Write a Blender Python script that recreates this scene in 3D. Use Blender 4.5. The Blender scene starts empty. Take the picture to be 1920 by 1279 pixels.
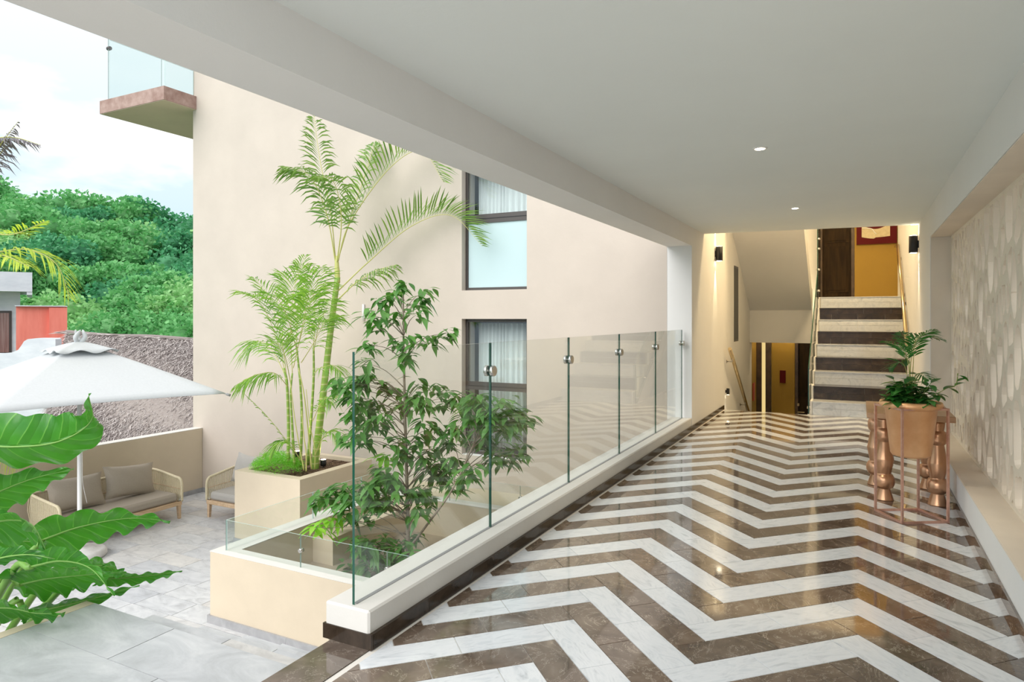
import bpy, math, random
from mathutils import Vector, Matrix
random.seed(7)
PI = math.pi
# ------------------------------------------------------------------ camera, sky, sun, exposure
HC, F, V0 = 1.3, 1260.0, 596.0
YAW = math.atan(649/1260.0); S, CO = math.sin(YAW), math.cos(YAW)
sc = bpy.context.scene
cam = bpy.data.objects.new('camera', bpy.data.cameras.new('camera'))
sc.collection.objects.link(cam); sc.camera = cam
cam.location = (0, 0, HC); cam.rotation_euler = (PI/2, 0, YAW)
cam.data.sensor_width = 36; cam.data.lens = F/1920*36
cam.data.shift_y = -(639.5-V0)/1920; cam.data.clip_end = 500
sc.view_settings.view_transform = 'Standard'; sc.view_settings.look = 'None'
sc.view_settings.gamma = 1; sc.view_settings.use_curve_mapping = False
sc.view_settings.exposure = 0.62
w = bpy.data.worlds.new('sky'); sc.world = w; w.use_nodes = True
nt = w.node_tree; N = nt.nodes; L = nt.links; N.clear()
out = N.new('ShaderNodeOutputWorld'); bg = N.new('ShaderNodeBackground'); L.new(bg.outputs[0], out.inputs[0])
bg.inputs[1].default_value = 1.12
tc = N.new('ShaderNodeTexCoord'); sx = N.new('ShaderNodeSeparateXYZ'); L.new(tc.outputs['Generated'], sx.inputs[0])
gr = N.new('ShaderNodeValToRGB'); L.new(sx.outputs[2], gr.inputs[0])
e = gr.color_ramp.elements
e[0].position = 0.0; e[0].color = (.50, .61, .68, 1); e[1].position = 0.55; e[1].color = (.74, .76, .78, 1)
x_ = e.new(0.12); x_.color = (.43, .54, .61, 1)
x_ = e.new(0.30); x_.color = (.55, .62, .66, 1)
no = N.new('ShaderNodeTexNoise'); no.inputs['Scale'].default_value = 3.2; no.inputs['Detail'].default_value = 7
mp = N.new('ShaderNodeMapping'); mp.inputs['Scale'].default_value = (1, 1, 2.6); mp.inputs['Location'].default_value = (.35, .1, .1)
L.new(tc.outputs['Generated'], mp.inputs[0]); L.new(mp.outputs[0], no.inputs['Vector'])
cr = N.new('ShaderNodeValToRGB'); cr.color_ramp.elements[0].position = .55; cr.color_ramp.elements[1].position = .66
L.new(no.outputs[0], cr.inputs[0])
mx = N.new('ShaderNodeMixRGB'); mx.inputs[2].default_value = (.76, .77, .78, 1)
L.new(cr.outputs[0], mx.inputs[0]); L.new(gr.outputs[0], mx.inputs[1]); L.new(mx.outputs[0], bg.inputs[0])
sun = bpy.data.objects.new('sun', bpy.data.lights.new('sun', 'SUN')); sc.collection.objects.link(sun)
sun.data.energy = 2.1; sun.data.angle = math.radians(60); sun.data.color = (1, .97, .94)
sun.rotation_euler = (math.radians(52), 0, math.radians(-10))

# ------------------------------------------------------------------ helpers
def ray(u, v):
    l = (u-960)/F
    return (-S+l*CO, CO+l*S, -(v-V0)/F)
def W(u, v, d):                       # the world point seen at a place in the photograph, d metres deep
    r = ray(u, v); return Vector((r[0]*d, r[1]*d, HC+r[2]*d))
def CF(l, d, z=0.0):                  # a frame turned with the view, for the houses far off
    return Vector((-S*d+CO*l, CO*d+S*l, z))

def mat(name, col, rough=.6, metal=0, build=None, spec=None, coat=0):
    m = bpy.data.materials.new(name); m.use_nodes = True
    b = m.node_tree.nodes['Principled BSDF']
    b.inputs['Base Color'].default_value = (*col, 1); b.inputs['Roughness'].default_value = rough
    b.inputs['Metallic'].default_value = metal
    if spec is not None: b.inputs['Specular IOR Level'].default_value = spec
    if coat: b.inputs['Coat Weight'].default_value = coat; b.inputs['Coat Roughness'].default_value = .05
    if build: build(m.node_tree, b)
    m.diffuse_color = (*col, 1)
    return m
def coords(t, rnd=True, scale=(1, 1, 1)):
    n = t.nodes; c = n.new('ShaderNodeTexCoord'); mpp = n.new('ShaderNodeMapping'); mpp.inputs['Scale'].default_value = scale
    t.links.new(c.outputs['Object'], mpp.inputs['Vector'])
    if rnd:
        oi = n.new('ShaderNodeObjectInfo'); ml = n.new('ShaderNodeMath'); ml.operation = 'MULTIPLY'; ml.inputs[1].default_value = 37
        t.links.new(oi.outputs['Random'], ml.inputs[0])
        cb = n.new('ShaderNodeCombineXYZ')
        for i in range(3): t.links.new(ml.outputs[0], cb.inputs[i])
        t.links.new(cb.outputs[0], mpp.inputs['Location'])
    return mpp.outputs[0]
def noise(t, vec, scale, detail=4, rough=.5, dist=0):
    q = t.nodes.new('ShaderNodeTexNoise'); q.inputs['Scale'].default_value = scale; q.inputs['Detail'].default_value = detail
    q.inputs['Roughness'].default_value = rough; q.inputs['Distortion'].default_value = dist
    t.links.new(vec, q.inputs['Vector']); return q.outputs[0]
def ramp(t, fac, stops):
    r = t.nodes.new('ShaderNodeValToRGB'); t.links.new(fac, r.inputs[0]); el = r.color_ramp.elements
    while len(el) < len(stops): el.new(.5)
    for q, (p, c) in zip(el, stops):
        q.position = p; q.color = (*c, 1) if len(c) == 3 else c
    return r.outputs[0]
def bump(t, b, fac, st, dist=.01):
    q = t.nodes.new('ShaderNodeBump'); q.inputs['Strength'].default_value = st; q.inputs['Distance'].default_value = dist
    t.links.new(fac, q.inputs['Height']); t.links.new(q.outputs[0], b.inputs['Normal'])
def mixc(t, fac, a, b_, mode='MIX'):
    q = t.nodes.new('ShaderNodeMixRGB'); q.blend_type = mode
    if isinstance(fac, float): q.inputs[0].default_value = fac
    else: t.links.new(fac, q.inputs[0])
    for i, x in ((1, a), (2, b_)):
        if isinstance(x, tuple): q.inputs[i].default_value = (*x, 1)
        else: t.links.new(x, q.inputs[i])
    return q.outputs[0]
def plaster(name, c, var=.05, rough=.85):
    def bl(t, b):
        v = coords(t, False); n1 = noise(t, v, 1.3, 6, .6)
        c2 = tuple(x*(1-var*2) for x in c); c1 = tuple(min(1, x*(1+var)) for x in c)
        t.links.new(ramp(t, n1, [(.3, c2), (.7, c1)]), b.inputs['Base Color'])
        bump(t, b, noise(t, v, 9, 6, .65), .12, .02)
    return mat(name, c, rough, build=bl, spec=.25)
def speck(name, c, c2, scale, rough=.7, rnd=True, st=.2, sc3=(1, 1, 1), metal=0):
    def bl(t, b):
        v = coords(t, rnd, sc3); n1 = noise(t, v, scale, 5, .6)
        t.links.new(ramp(t, n1, [(.35, c), (.68, c2)]), b.inputs['Base Color']); bump(t, b, n1, st, .01)
    return mat(name, c, rough, metal, build=bl)
def b_white(t, b):
    v = coords(t, True, (1, 3.2, 1)); n1 = noise(t, v, 5.5, 8, .62, 1.6)
    base = ramp(t, n1, [(.30, (.50, .53, .56)), (.43, (.68, .71, .735)), (.52, (.74, .765, .785)), (.62, (.64, .675, .705))])
    oi = t.nodes.new('ShaderNodeObjectInfo')
    t.links.new(mixc(t, 1.0, base, ramp(t, oi.outputs['Random'], [(0, (.92, .92, .93)), (1, (1, 1, 1))]), 'MULTIPLY'), b.inputs['Base Color'])
def b_dark(t, b):
    v = coords(t, True); n1 = noise(t, v, 7, 6, .6, .6)
    base = ramp(t, n1, [(.32, (.085, .060, .045)), (.55, (.150, .113, .087)), (.72, (.22, .175, .140))])
    n2 = noise(t, v, 3.2, 7, .7, 2.4)
    vein = ramp(t, n2, [(.494, (0, 0, 0)), (.5, (.65, .65, .65)), (.506, (0, 0, 0))])
    vo = noise(t, v, 60, 2); sp = ramp(t, vo, [(.74, (0, 0, 0)), (.77, (.4, .4, .4))])
    c_ = mixc(t, vein, base, (.62, .56, .48)); c_ = mixc(t, sp, c_, (.6, .55, .48))
    oi = t.nodes.new('ShaderNodeObjectInfo')
    t.links.new(mixc(t, 1.0, c_, ramp(t, oi.outputs['Random'], [(0, (.75, .75, .77)), (.5, (1, .98, .95)), (1, (1.15, 1.1, 1.04))]), 'MULTIPLY'), b.inputs['Base Color'])
def b_grey(t, b):
    v = coords(t, True, (1, 1.8, 1)); n1 = noise(t, v, 4, 8, .65, 1.0)
    base = ramp(t, n1, [(.28, (.40, .405, .415)), (.5, (.56, .57, .585)), (.7, (.66, .665, .67))])
    oi = t.nodes.new('ShaderNodeObjectInfo')
    t.links.new(mixc(t, 1.0, base, ramp(t, oi.outputs['Random'], [(0, (.86, .87, .90)), (.6, (1, 1, 1)), (1, (1.05, 1.0, .94))]), 'MULTIPLY'), b.inputs['Base Color'])
    bump(t, b, noise(t, v, 14, 5), .12, .01)
M = {}
M['facade'] = plaster('cream_render', (.575, .505, .44), .03)
M['cream'] = plaster('sand_render', (.62, .53, .405), .04)
M['white'] = plaster('white_paint', (.80, .79, .775), .015)
M['ceil'] = plaster('ceiling_paint', (.80, .84, .825), .01)
M['kerb'] = plaster('kerb_paint', (.68, .66, .62), .02)
M['beige'] = plaster('niche_plaster', (.80, .71, .60), .05)
M['lattice'] = plaster('carved_stone', (.82, .73, .61), .04)
M['yellow'] = plaster('ochre_paint', (.34, .21, .035), .03, .6)
M['taupe'] = plaster('well_floor', (.40, .33, .25), .12)
M['wmarble'] = mat('white_marble', (.75, .76, .77), .09, build=b_white, spec=.6)
M['dmarble'] = mat('brown_marble', (.13, .1, .075), .06, build=b_dark, spec=.8, coat=.25)
M['gstone'] = mat('grey_limestone', (.55, .56, .57), .42, build=b_grey)
def b_skirt(t, b):
    v = coords(t, True); t.links.new(ramp(t, noise(t, v, 5, 7, .6, 1), [(.3, (.27, .27, .28)), (.7, (.40, .40, .41))]), b.inputs['Base Color'])
def b_grey2(t, b):
    v = coords(t, True, (1, 1.6, 1)); n1 = noise(t, v, 3, 9, .68, 1.4)
    t.links.new(ramp(t, n1, [(.28, (.33, .34, .35)), (.5, (.43, .445, .46)), (.7, (.54, .55, .56))]), b.inputs['Base Color']); bump(t, b, noise(t, v, 16, 5), .15, .01)
M['gstone2'] = mat('darker_limestone', (.45, .46, .47), .35, build=b_grey2)  # darker stone for the large slabs of the terrace top
M['skirt'] = mat('skirting_stone', (.33, .33, .34), .4, build=b_skirt)
def b_dark2(t, b):
    v = coords(t, True); t.links.new(ramp(t, noise(t, v, 6, 7, .65, 1.2), [(.3, (.022, .015, .010)), (.6, (.055, .038, .026)), (.8, (.12, .09, .065))]), b.inputs['Base Color'])
M['dmarble2'] = mat('darker_brown_marble', (.05, .035, .025), .18, build=b_dark2, spec=.3)  # darker version of the brown marble, for stair tiles and left skirting
M['grout'] = mat('grout', (.70, .67, .62), .7)
M['dgrout'] = mat('grey_grout', (.27, .27, .27), .8)
M['brownslab'] = speck('balcony_concrete', (.28, .17, .14), (.44, .31, .27), 6, .8, False)
M['steel'] = mat('brushed_steel', (.62, .60, .57), .25, 1)
M['brass'] = mat('champagne_steel', (.60, .48, .30), .22, 1)
M['black'] = mat('black_metal', (.012, .012, .013), .45)
M['copper'] = mat('copper_paint', (.62, .32, .19), .34, .75)
M['copperleg'] = speck('bronze_copper', (.50, .27, .15), (.60, .34, .20), 3, .3, True, .02, metal=.8)
M['rose'] = speck('rose_gold_frame', (.58, .33, .25), (.70, .42, .33), 30, .4, True, .05, metal=.6)
M['pot'] = speck('copper_pot', (.72, .37, .17), (.88, .53, .28), 5, .38, True, .05, metal=.45)
def b_wood(t, b):
    v = coords(t, True, (1, 9, 9)); n1 = noise(t, v, 3, 6, .6, .8)
    t.links.new(ramp(t, n1, [(.3, (.40, .22, .11)), (.7, (.56, .34, .19))]), b.inputs['Base Color'])
M['tablewood'] = mat('table_wood', (.5, .3, .17), .4, build=b_wood)
def b_teak(t, b):
    v = coords(t, True, (6, 1, 6)); n1 = noise(t, v, 4, 6, .6, .8)
    t.links.new(ramp(t, n1, [(.3, (.50, .34, .20)), (.7, (.68, .50, .34))]), b.inputs['Base Color'])
M['teak'] = mat('pale_teak', (.6, .45, .3), .55, build=b_teak)
M['door'] = speck('dark_walnut', (.016, .009, .004), (.038, .022, .008), 5, .6, True, .1, (4, 4, .4))
M['door'].node_tree.nodes['Principled BSDF'].inputs['Specular IOR Level'].default_value = .12
M['doorframe'] = speck('dark_frame', (.045, .026, .013), (.09, .055, .03), 8, .4, True, .05)
M['frame'] = mat('bronze_aluminium', (.075, .066, .062), .4, .3)
M['rope'] = speck('beige_rope', (.60, .52, .35), (.72, .64, .46), 60, .85, True, .4)
M['cushion'] = speck('taupe_fabric', (.33, .285, .235), (.40, .35, .29), 180, .95, True, .15)
M['cushiongrey'] = speck('grey_fabric', (.38, .36, .335), (.45, .425, .395), 180, .95, True, .15)
M['canvas'] = speck('white_canvas', (.56, .58, .60), (.59, .61, .63), 40, .9, True, .03)
M['whitemetal'] = mat('white_metal', (.78, .78, .77), .4)
M['conc'] = speck('white_concrete', (.55, .54, .53), (.72, .71, .70), 8, .8, True, .1)
M['curtain'] = mat('curtain_fabric', (.80, .81, .80), .9)
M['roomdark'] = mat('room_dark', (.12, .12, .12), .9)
M['red'] = mat('deep_red', (.085, .003, .005), .6, spec=.15)
M['orange'] = mat('orange_red_panel', (.45, .06, .03), .5)
M['coral'] = speck('coral_paint', (.80, .20, .15), (.90, .27, .21), 2.5, .85, False, .1, (2, 2, .4))
M['house'] = speck('pale_blue_render', (.60, .62, .68), (.72, .73, .78), 2, .85, False, .1, (1, 1, 3))
M['print'] = speck('sketch_print', (.50, .42, .26), (.60, .52, .34), 20, .7, True, 0)
M['mulch'] = speck('bark_mulch', (.06, .035, .02), (.20, .12, .07), 40, .95, False, 1)
M['soil'] = speck('soil', (.05, .035, .025), (.12, .085, .06), 30, .95, True, .8)
M['thatchbase'] = speck('thatch_base', (.26, .22, .20), (.34, .30, .28), 18, .95, False, 1)
def b_thatch(t, b):
    g = t.nodes.new('ShaderNodeNewGeometry')
    t.links.new(ramp(t, g.outputs['Random Per Island'], [(0, (.11, .085, .08)), (.3, (.24, .20, .19)), (.65, (.42, .37, .355)), (1, (.68, .63, .60))]), b.inputs['Base Color'])
M['thatch'] = mat('palm_thatch', (.4, .35, .3), .9, build=b_thatch)
def emis(name, c, s):
    m = bpy.data.materials.new(name); m.use_nodes = True; t = m.node_tree; t.nodes.clear()
    o = t.nodes.new('ShaderNodeOutputMaterial'); q = t.nodes.new('ShaderNodeEmission')
    q.inputs[0].default_value = (*c, 1); q.inputs[1].default_value = s; t.links.new(q.outputs[0], o.inputs[0]); return m
M['lamp'] = emis('lamp_glow', (1, .87, .62), 14)
M['ledstrip'] = emis('led_strip', (1, .74, .30), .55)
def glass(name, tint, base=.035, mul=1.0):
    m = bpy.data.materials.new(name); m.use_nodes = True; t = m.node_tree; t.nodes.clear()
    o = t.nodes.new('ShaderNodeOutputMaterial'); tr = t.nodes.new('ShaderNodeBsdfTransparent'); gl = t.nodes.new('ShaderNodeBsdfGlossy')
    tr.inputs[0].default_value = (*tint, 1); gl.inputs['Roughness'].default_value = .01
    mxx = t.nodes.new('ShaderNodeMixShader'); fr = t.nodes.new('ShaderNodeFresnel'); ge = t.nodes.new('ShaderNodeNewGeometry'); io = t.nodes.new('ShaderNodeMapRange'); io.inputs[3].default_value = 1.5; io.inputs[4].default_value = 1/1.5
    t.links.new(ge.outputs['Backfacing'], io.inputs[0]); t.links.new(io.outputs[0], fr.inputs[0])
    mu = t.nodes.new('ShaderNodeMath'); mu.operation = 'MULTIPLY'; mu.inputs[1].default_value = mul; mu.use_clamp = True
    t.links.new(fr.outputs[0], mu.inputs[0]); t.links.new(mu.outputs[0], mxx.inputs[0])
    t.links.new(tr.outputs[0], mxx.inputs[1]); t.links.new(gl.outputs[0], mxx.inputs[2]); t.links.new(mxx.outputs[0], o.inputs[0])
    return m
M['glass'] = glass('clear_glass', (.965, .985, .975), mul=.9)
M['winglass'] = glass('window_glass', (.94, .97, .97), mul=1.5)
M['glassedge'] = mat('green_glass_edge', (.012, .075, .05), .12)
M['glassedgepale'] = mat('pale_glass_edge', (.42, .55, .52), .15)
M['frost'] = mat('frosted_glass', (.50, .64, .66), .22)
def leafmat(name, c1, c2, rough=.4, trans=.35, tint=(1.3, 1.5, .6)):
    m = bpy.data.materials.new(name); m.use_nodes = True; t = m.node_tree; b = t.nodes['Principled BSDF']
    b.inputs['Roughness'].default_value = rough
    g = t.nodes.new('ShaderNodeNewGeometry'); oi = t.nodes.new('ShaderNodeObjectInfo')
    ad = t.nodes.new('ShaderNodeMath'); ad.operation = 'ADD'; t.links.new(g.outputs['Random Per Island'], ad.inputs[0]); t.links.new(oi.outputs['Random'], ad.inputs[1])
    fr = t.nodes.new('ShaderNodeMath'); fr.operation = 'FRACT'; t.links.new(ad.outputs[0], fr.inputs[0])
    col = ramp(t, fr.outputs[0], [(0, c1), (1, c2)])
    t.links.new(col, b.inputs['Base Color'])
    tl = t.nodes.new('ShaderNodeBsdfTranslucent'); mc = mixc(t, 1.0, col, tint, 'MULTIPLY'); t.links.new(mc, tl.inputs[0])
    ms = t.nodes.new('ShaderNodeMixShader'); ms.inputs[0].default_value = trans
    o = t.nodes['Material Output']; t.links.new(b.outputs[0], ms.inputs[1]); t.links.new(tl.outputs[0], ms.inputs[2]); t.links.new(ms.outputs[0], o.inputs[0])
    return m
M['leafdark'] = leafmat('glossy_dark_leaf', (.045, .16, .03), (.13, .31, .07), .32, .3)
M['leaflime'] = leafmat('lime_leaf', (.22, .50, .04), (.36, .66, .08), .4, .4)
M['palm'] = leafmat('areca_frond', (.13, .30, .05), (.30, .48, .09), .45, .4)
M['palmdeep'] = leafmat('tall_palm_frond', (.10, .22, .04), (.23, .36, .08), .45, .3)
M['palmyellow'] = leafmat('yellow_frond', (.42, .55, .06), (.60, .66, .12), .5, .4)
M['palmdry'] = leafmat('dry_frond', (.12, .11, .13), (.22, .19, .20), .7, .1)
M['fern'] = leafmat('fern_sprig', (.16, .48, .04), (.32, .66, .10), .6, .4)
M['potleaf'] = leafmat('pot_leaf', (.02, .12, .02), (.07, .26, .05), .3, .2)
M['forest'] = leafmat('forest_leaf', (.10, .34, .11), (.24, .54, .22), .8, .35, (1, 1.2, 1))
M['forest2'] = leafmat('pale_forest_leaf', (.22, .46, .16), (.36, .62, .28), .8, .35, (1, 1.2, 1))
M['forest3'] = leafmat('deep_forest_leaf', (.05, .24, .11), (.13, .42, .20), .8, .3, (1, 1.2, 1))
M['bark'] = speck('grey_bark', (.20, .16, .12), (.36, .30, .24), 12, .9, True, .5)
M['hillsoil'] = speck('hill_ground', (.05, .14, .04), (.08, .2, .06), 1, .95, False)
def b_stem(t, b):
    c = t.nodes.new('ShaderNodeTexCoord'); wv = t.nodes.new('ShaderNodeTexWave'); wv.bands_direction = 'Z'; wv.inputs['Scale'].default_value = 3.2; wv.inputs['Distortion'].default_value = .8
    t.links.new(c.outputs['Object'], wv.inputs['Vector'])
    t.links.new(ramp(t, wv.outputs[0], [(.0, (.52, .50, .28)), (.06, (.28, .40, .07)), (.8, (.22, .36, .06))]), b.inputs['Base Color'])
M['stem'] = mat('ringed_green_stem', (.25, .38, .07), .45, build=b_stem)
M['stemgreen'] = mat('leaf_stalk_green', (.20, .40, .08), .4)
M['stempale'] = mat('pale_yellow_stem', (.50, .50, .16), .5)
def b_ear(t, b):
    n = t.nodes; l1 = n.new('ShaderNodeAttribute'); l1.attribute_name = 'along'; l2 = n.new('ShaderNodeAttribute'); l2.attribute_name = 'across'
    pp_ = n.new('ShaderNodeMath'); pp_.operation = 'PINGPONG'; pp_.inputs[1].default_value = .5; t.links.new(l1.outputs['Fac'], pp_.inputs[0])
    v = coords(t, True); n1 = noise(t, v, 6, 4)
    base = ramp(t, n1, [(.3, (.022, .15, .022)), (.7, (.07, .29, .035))])
    vein = ramp(t, pp_.outputs[0], [(.018, (1, 1, 1)), (.05, (0, 0, 0))])
    mid_ = ramp(t, l2.outputs['Fac'], [(.012, (1, 1, 1)), (.045, (0, 0, 0))])
    c1 = mixc(t, vein, base, (.16, .42, .07)); t.links.new(mixc(t, mid_, c1, (.28, .52, .12)), b.inputs['Base Color'])
    bump(t, b, ramp(t, pp_.outputs[0], [(0, (0, 0, 0)), (.5, (1, 1, 1))]), .7, .012)
M['ear'] = mat('elephant_ear_leaf', (.05, .28, .03), .26, build=b_ear)
t_ = M['ear'].node_tree; b_ = t_.nodes['Principled BSDF']; tl_ = t_.nodes.new('ShaderNodeBsdfTranslucent'); tl_.inputs[0].default_value = (.12, .50, .03, 1)
ms_ = t_.nodes.new('ShaderNodeMixShader'); ms_.inputs[0].default_value = .3
t_.links.new(b_.outputs[0], ms_.inputs[1]); t_.links.new(tl_.outputs[0], ms_.inputs[2]); t_.links.new(ms_.outputs[0], t_.nodes['Material Output'].inputs[0])

COL = sc.collection.objects
def tag(o, label=None, cat=None, group=None, kind=None):
    if label: o['label'] = label
    if cat: o['category'] = cat
    if group: o['group'] = group
    if kind: o['kind'] = kind
    return o
def thing(name, loc, label, cat, group=None):
    o = bpy.data.objects.new(name, None); COL.link(o); o.location = loc; o.empty_display_size = .1
    return tag(o, label, cat, group)
def wloc(o):
    v = Vector((0, 0, 0))
    while o is not None: v += o.location; o = o.parent
    return v
class MB:
    def __init__(s): s.v = []; s.f = []; s.m = []; s.sm = []
    def add(s, vs, fs, mi=0, sm=False):
        n = len(s.v); s.v += [Vector(p) for p in vs]
        for f in fs: s.f.append([i+n for i in f]); s.m.append(mi); s.sm.append(sm)
        return s
    def box(s, a, b, mi=0, T=None):
        x0, y0, z0 = a; x1, y1, z1 = b
        if x0 > x1: x0, x1 = x1, x0
        if y0 > y1: y0, y1 = y1, y0
        if z0 > z1: z0, z1 = z1, z0
        vs = [Vector(p) for p in ((x0, y0, z0), (x1, y0, z0), (x1, y1, z0), (x0, y1, z0), (x0, y0, z1), (x1, y0, z1), (x1, y1, z1), (x0, y1, z1))]
        if T: vs = [T(p) if callable(T) else T @ p for p in vs]
        fs = [(3, 2, 1, 0), (4, 5, 6, 7), (0, 1, 5, 4), (1, 2, 6, 5), (2, 3, 7, 6), (3, 0, 4, 7)]
        return s.add(vs, fs, mi)
    def cbox(s, a, b, ch=.01, mi=0):          # a box with chamfered vertical and horizontal edges
        (x0, y0, z0), (x1, y1, z1) = a, b; c = ch
        vs = []
        for z, i in ((z0, c), (z0+c, 0), (z1-c, 0), (z1, c)):
            for x, y in ((x0+c, y0), (x1-c, y0), (x1, y0+c), (x1, y1-c), (x1-c, y1), (x0+c, y1), (x0, y1-c), (x0, y0+c)):
                cx, cy = (x0+x1)/2, (y0+y1)/2
                if i: x = min(max(x, x0+c), x1-c); y = min(max(y, y0+c), y1-c)
                vs.append((x, y, z))
        fs = []
        for k in range(3):
            for j in range(8): fs.append((k*8+j, k*8+(j+1) % 8, k*8+8+(j+1) % 8, k*8+8+j))
        fs.append(tuple(range(7, -1, -1))); fs.append(tuple(range(24, 32)))
        return s.add(vs, fs, mi)
    def prism(s, pts, z0, z1, mi=0):
        n = len(pts); vs = [(x, y, z0) for x, y in pts]+[(x, y, z1) for x, y in pts]
        fs = [tuple(range(n-1, -1, -1)), tuple(range(n, 2*n))]+[(i, (i+1) % n, n+(i+1) % n, n+i) for i in range(n)]
        return s.add(vs, fs, mi)
    def extr(s, pts, axis, a, b, mi=0, sm=False):   # polygon in the plane across an axis, extruded along it
        n = len(pts)
        def P(p, t): return {'x': (t, p[0], p[1]), 'y': (p[0], t, p[1]), 'z': (p[0], p[1], t)}[axis]
        vs = [P(p, a) for p in pts]+[P(p, b) for p in pts]
        s.add(vs, [tuple(range(n-1, -1, -1)), tuple(range(n, 2*n))], mi, False)
        k = len(s.v)-2*n
        for i in range(n):
            s.f.append([k+i, k+(i+1) % n, k+n+(i+1) % n, k+n+i]); s.m.append(mi); s.sm.append(sm)
        return s
    def tube(s, pts, r, n=8, mi=0, cap=True, sm=True):
        pts = [Vector(p) for p in pts]; m = len(pts)
        rs = r if isinstance(r, (list, tuple)) else [r]*m
        prev = None; base = len(s.v); vs = []
        for i, p in enumerate(pts):
            t = (pts[min(i+1, m-1)]-pts[max(i-1, 0)])
            t = t.normalized() if t.length > 1e-9 else Vector((0, 0, 1))
            if prev is None: a = t.orthogonal().normalized()
            else:
                a = prev-t*prev.dot(t); a = a.normalized() if a.length > 1e-6 else t.orthogonal().normalized()
            prev = a; b = t.cross(a)
            for k in range(n):
                an = 2*PI*k/n; vs.append(p+(a*math.cos(an)+b*math.sin(an))*rs[i])
        fs = [(i*n+k, i*n+(k+1) % n, (i+1)*n+(k+1) % n, (i+1)*n+k) for i in range(m-1) for k in range(n)]
        s.add(vs, fs, mi, sm)
        if cap: s.f.append([base+k for k in range(n-1, -1, -1)]); s.m.append(mi); s.sm.append(False); s.f.append([base+(m-1)*n+k for k in range(n)]); s.m.append(mi); s.sm.append(False)
        return s
    def lathe(s, prof, c=(0, 0, 0), n=24, mi=0, sm=True, ax='z'):
        vs = []
        for r, z in prof:
            for k in range(n):
                a = 2*PI*k/n; q = (r*math.cos(a), r*math.sin(a), z)
                if ax == 'x': q = (z, r*math.cos(a), r*math.sin(a))
                if ax == 'y': q = (r*math.cos(a), z, r*math.sin(a))
                vs.append(Vector(c)+Vector(q))
        m = len(prof)
        fs = [(i*n+k, i*n+(k+1) % n, (i+1)*n+(k+1) % n, (i+1)*n+k) for i in range(m-1) for k in range(n)]
        b0 = len(s.v); s.add(vs, fs, mi, sm)
        if prof[0][0] > 1e-4: s.f.append([b0+k for k in range(n-1, -1, -1)]); s.m.append(mi); s.sm.append(False)
        if prof[-1][0] > 1e-4: s.f.append([b0+(m-1)*n+k for k in range(n)]); s.m.append(mi); s.sm.append(False)
        return s
    def leaf(s, base, d, up, ln, wd, droop=.25, mi=0, seg=3, fold=.15, prof=(.0, .8, 1, .0)):
        d = Vector(d).normalized(); side = d.cross(Vector(up))
        side = side.normalized() if side.length > 1e-4 else d.orthogonal().normalized()
        nrm = side.cross(d).normalized(); vs = []; k = len(prof)
        for i, wv in enumerate(prof):
            t = i/(k-1); c = Vector(base)+d*(ln*t)+nrm*(0)-Vector((0, 0, 1))*droop*ln*t*t
            hw = wd*.5*wv
            if i == 0 or i == k-1: vs.append(c)
            else: vs += [c+side*hw+nrm*hw*fold, c, c-side*hw+nrm*hw*fold]
        fs = [(0, 2, 1), (0, 3, 2)]
        for i in range(k-3):
            a = 1+3*i; fs += [(a, a+1, a+4, a+3), (a+1, a+2, a+5, a+4)]
        a = 1+3*(k-3); e_ = len(vs)-1; fs += [(a, a+1, e_), (a+1, a+2, e_)]
        return s.add(vs, fs, mi, True)
    def strip(s, base, d, side, ln, wd, droop, mi=0):   # one narrow palm leaflet: four triangles wide
        d = Vector(d).normalized(); side = Vector(side).normalized(); dz = Vector((0, 0, 1))
        p = [Vector(base)+d*ln*t-dz*droop*ln*t*t for t in (0, .35, .7, 1)]
        vs = [p[0], p[1]+side*wd*.5, p[1]-side*wd*.5, p[2]+side*wd*.42, p[2]-side*wd*.42, p[3]]
        return s.add(vs, [(0, 1, 2), (1, 3, 4, 2), (3, 5, 4)], mi, True)
    def mesh(s, name, mats, org=Vector((0, 0, 0))):
        me = bpy.data.meshes.new(name); me.from_pydata([tuple(p-org) for p in s.v], [], s.f)
        for m in (mats if isinstance(mats, (list, tuple)) else [mats]): me.materials.append(m)
        me.polygons.foreach_set('material_index', s.m); me.polygons.foreach_set('use_smooth', s.sm); me.update(); return me
    def build(s, name, mats, parent=None, loc=None, **kw):
        if parent is not None: org = wloc(parent); lo = Vector((0, 0, 0))
        else: org = Vector(loc) if loc else Vector((0, 0, 0)); lo = org
        if parent is not None and loc is not None: lo = Vector(loc)-org; org = Vector(loc)
        o = bpy.data.objects.new(name, s.mesh(name, mats, org)); COL.link(o); o.location = lo
        if parent is not None: o.parent = parent
        for k, v in kw.items(): o[k] = v
        return o
def box(name, a, b, m, parent=None, **kw):
    return MB().box(a, b).build(name, m, parent, **kw)
def cbox(name, a, b, m, parent=None, ch=.01, **kw):
    return MB().cbox(a, b, ch).build(name, m, parent, **kw)
def rounded(o, wd=.01, seg=2):
    md = o.modifiers.new('edge', 'BEVEL'); md.width = wd; md.segments = seg; md.limit_method = 'ANGLE'; return o
ST = dict(kind='structure')
def struct(name, a, b, m, **kw): return box(name, a, b, m, None, kind='structure', **kw)
def path(pts, n=12):                         # smooth curve through points
    pts = [Vector(p) for p in pts]; P = [pts[0]*2-pts[1]]+pts+[pts[-1]*2-pts[-2]]; o_ = []
    for i in range(1, len(P)-2):
        for k in range(n):
            t = k/n; a, b, c, d = P[i-1], P[i], P[i+1], P[i+2]
            o_.append(.5*((2*b)+(c-a)*t+(2*a-5*b+4*c-d)*t*t+(3*b-a-3*c+d)*t**3))
    o_.append(pts[-1]); return o_
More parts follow.
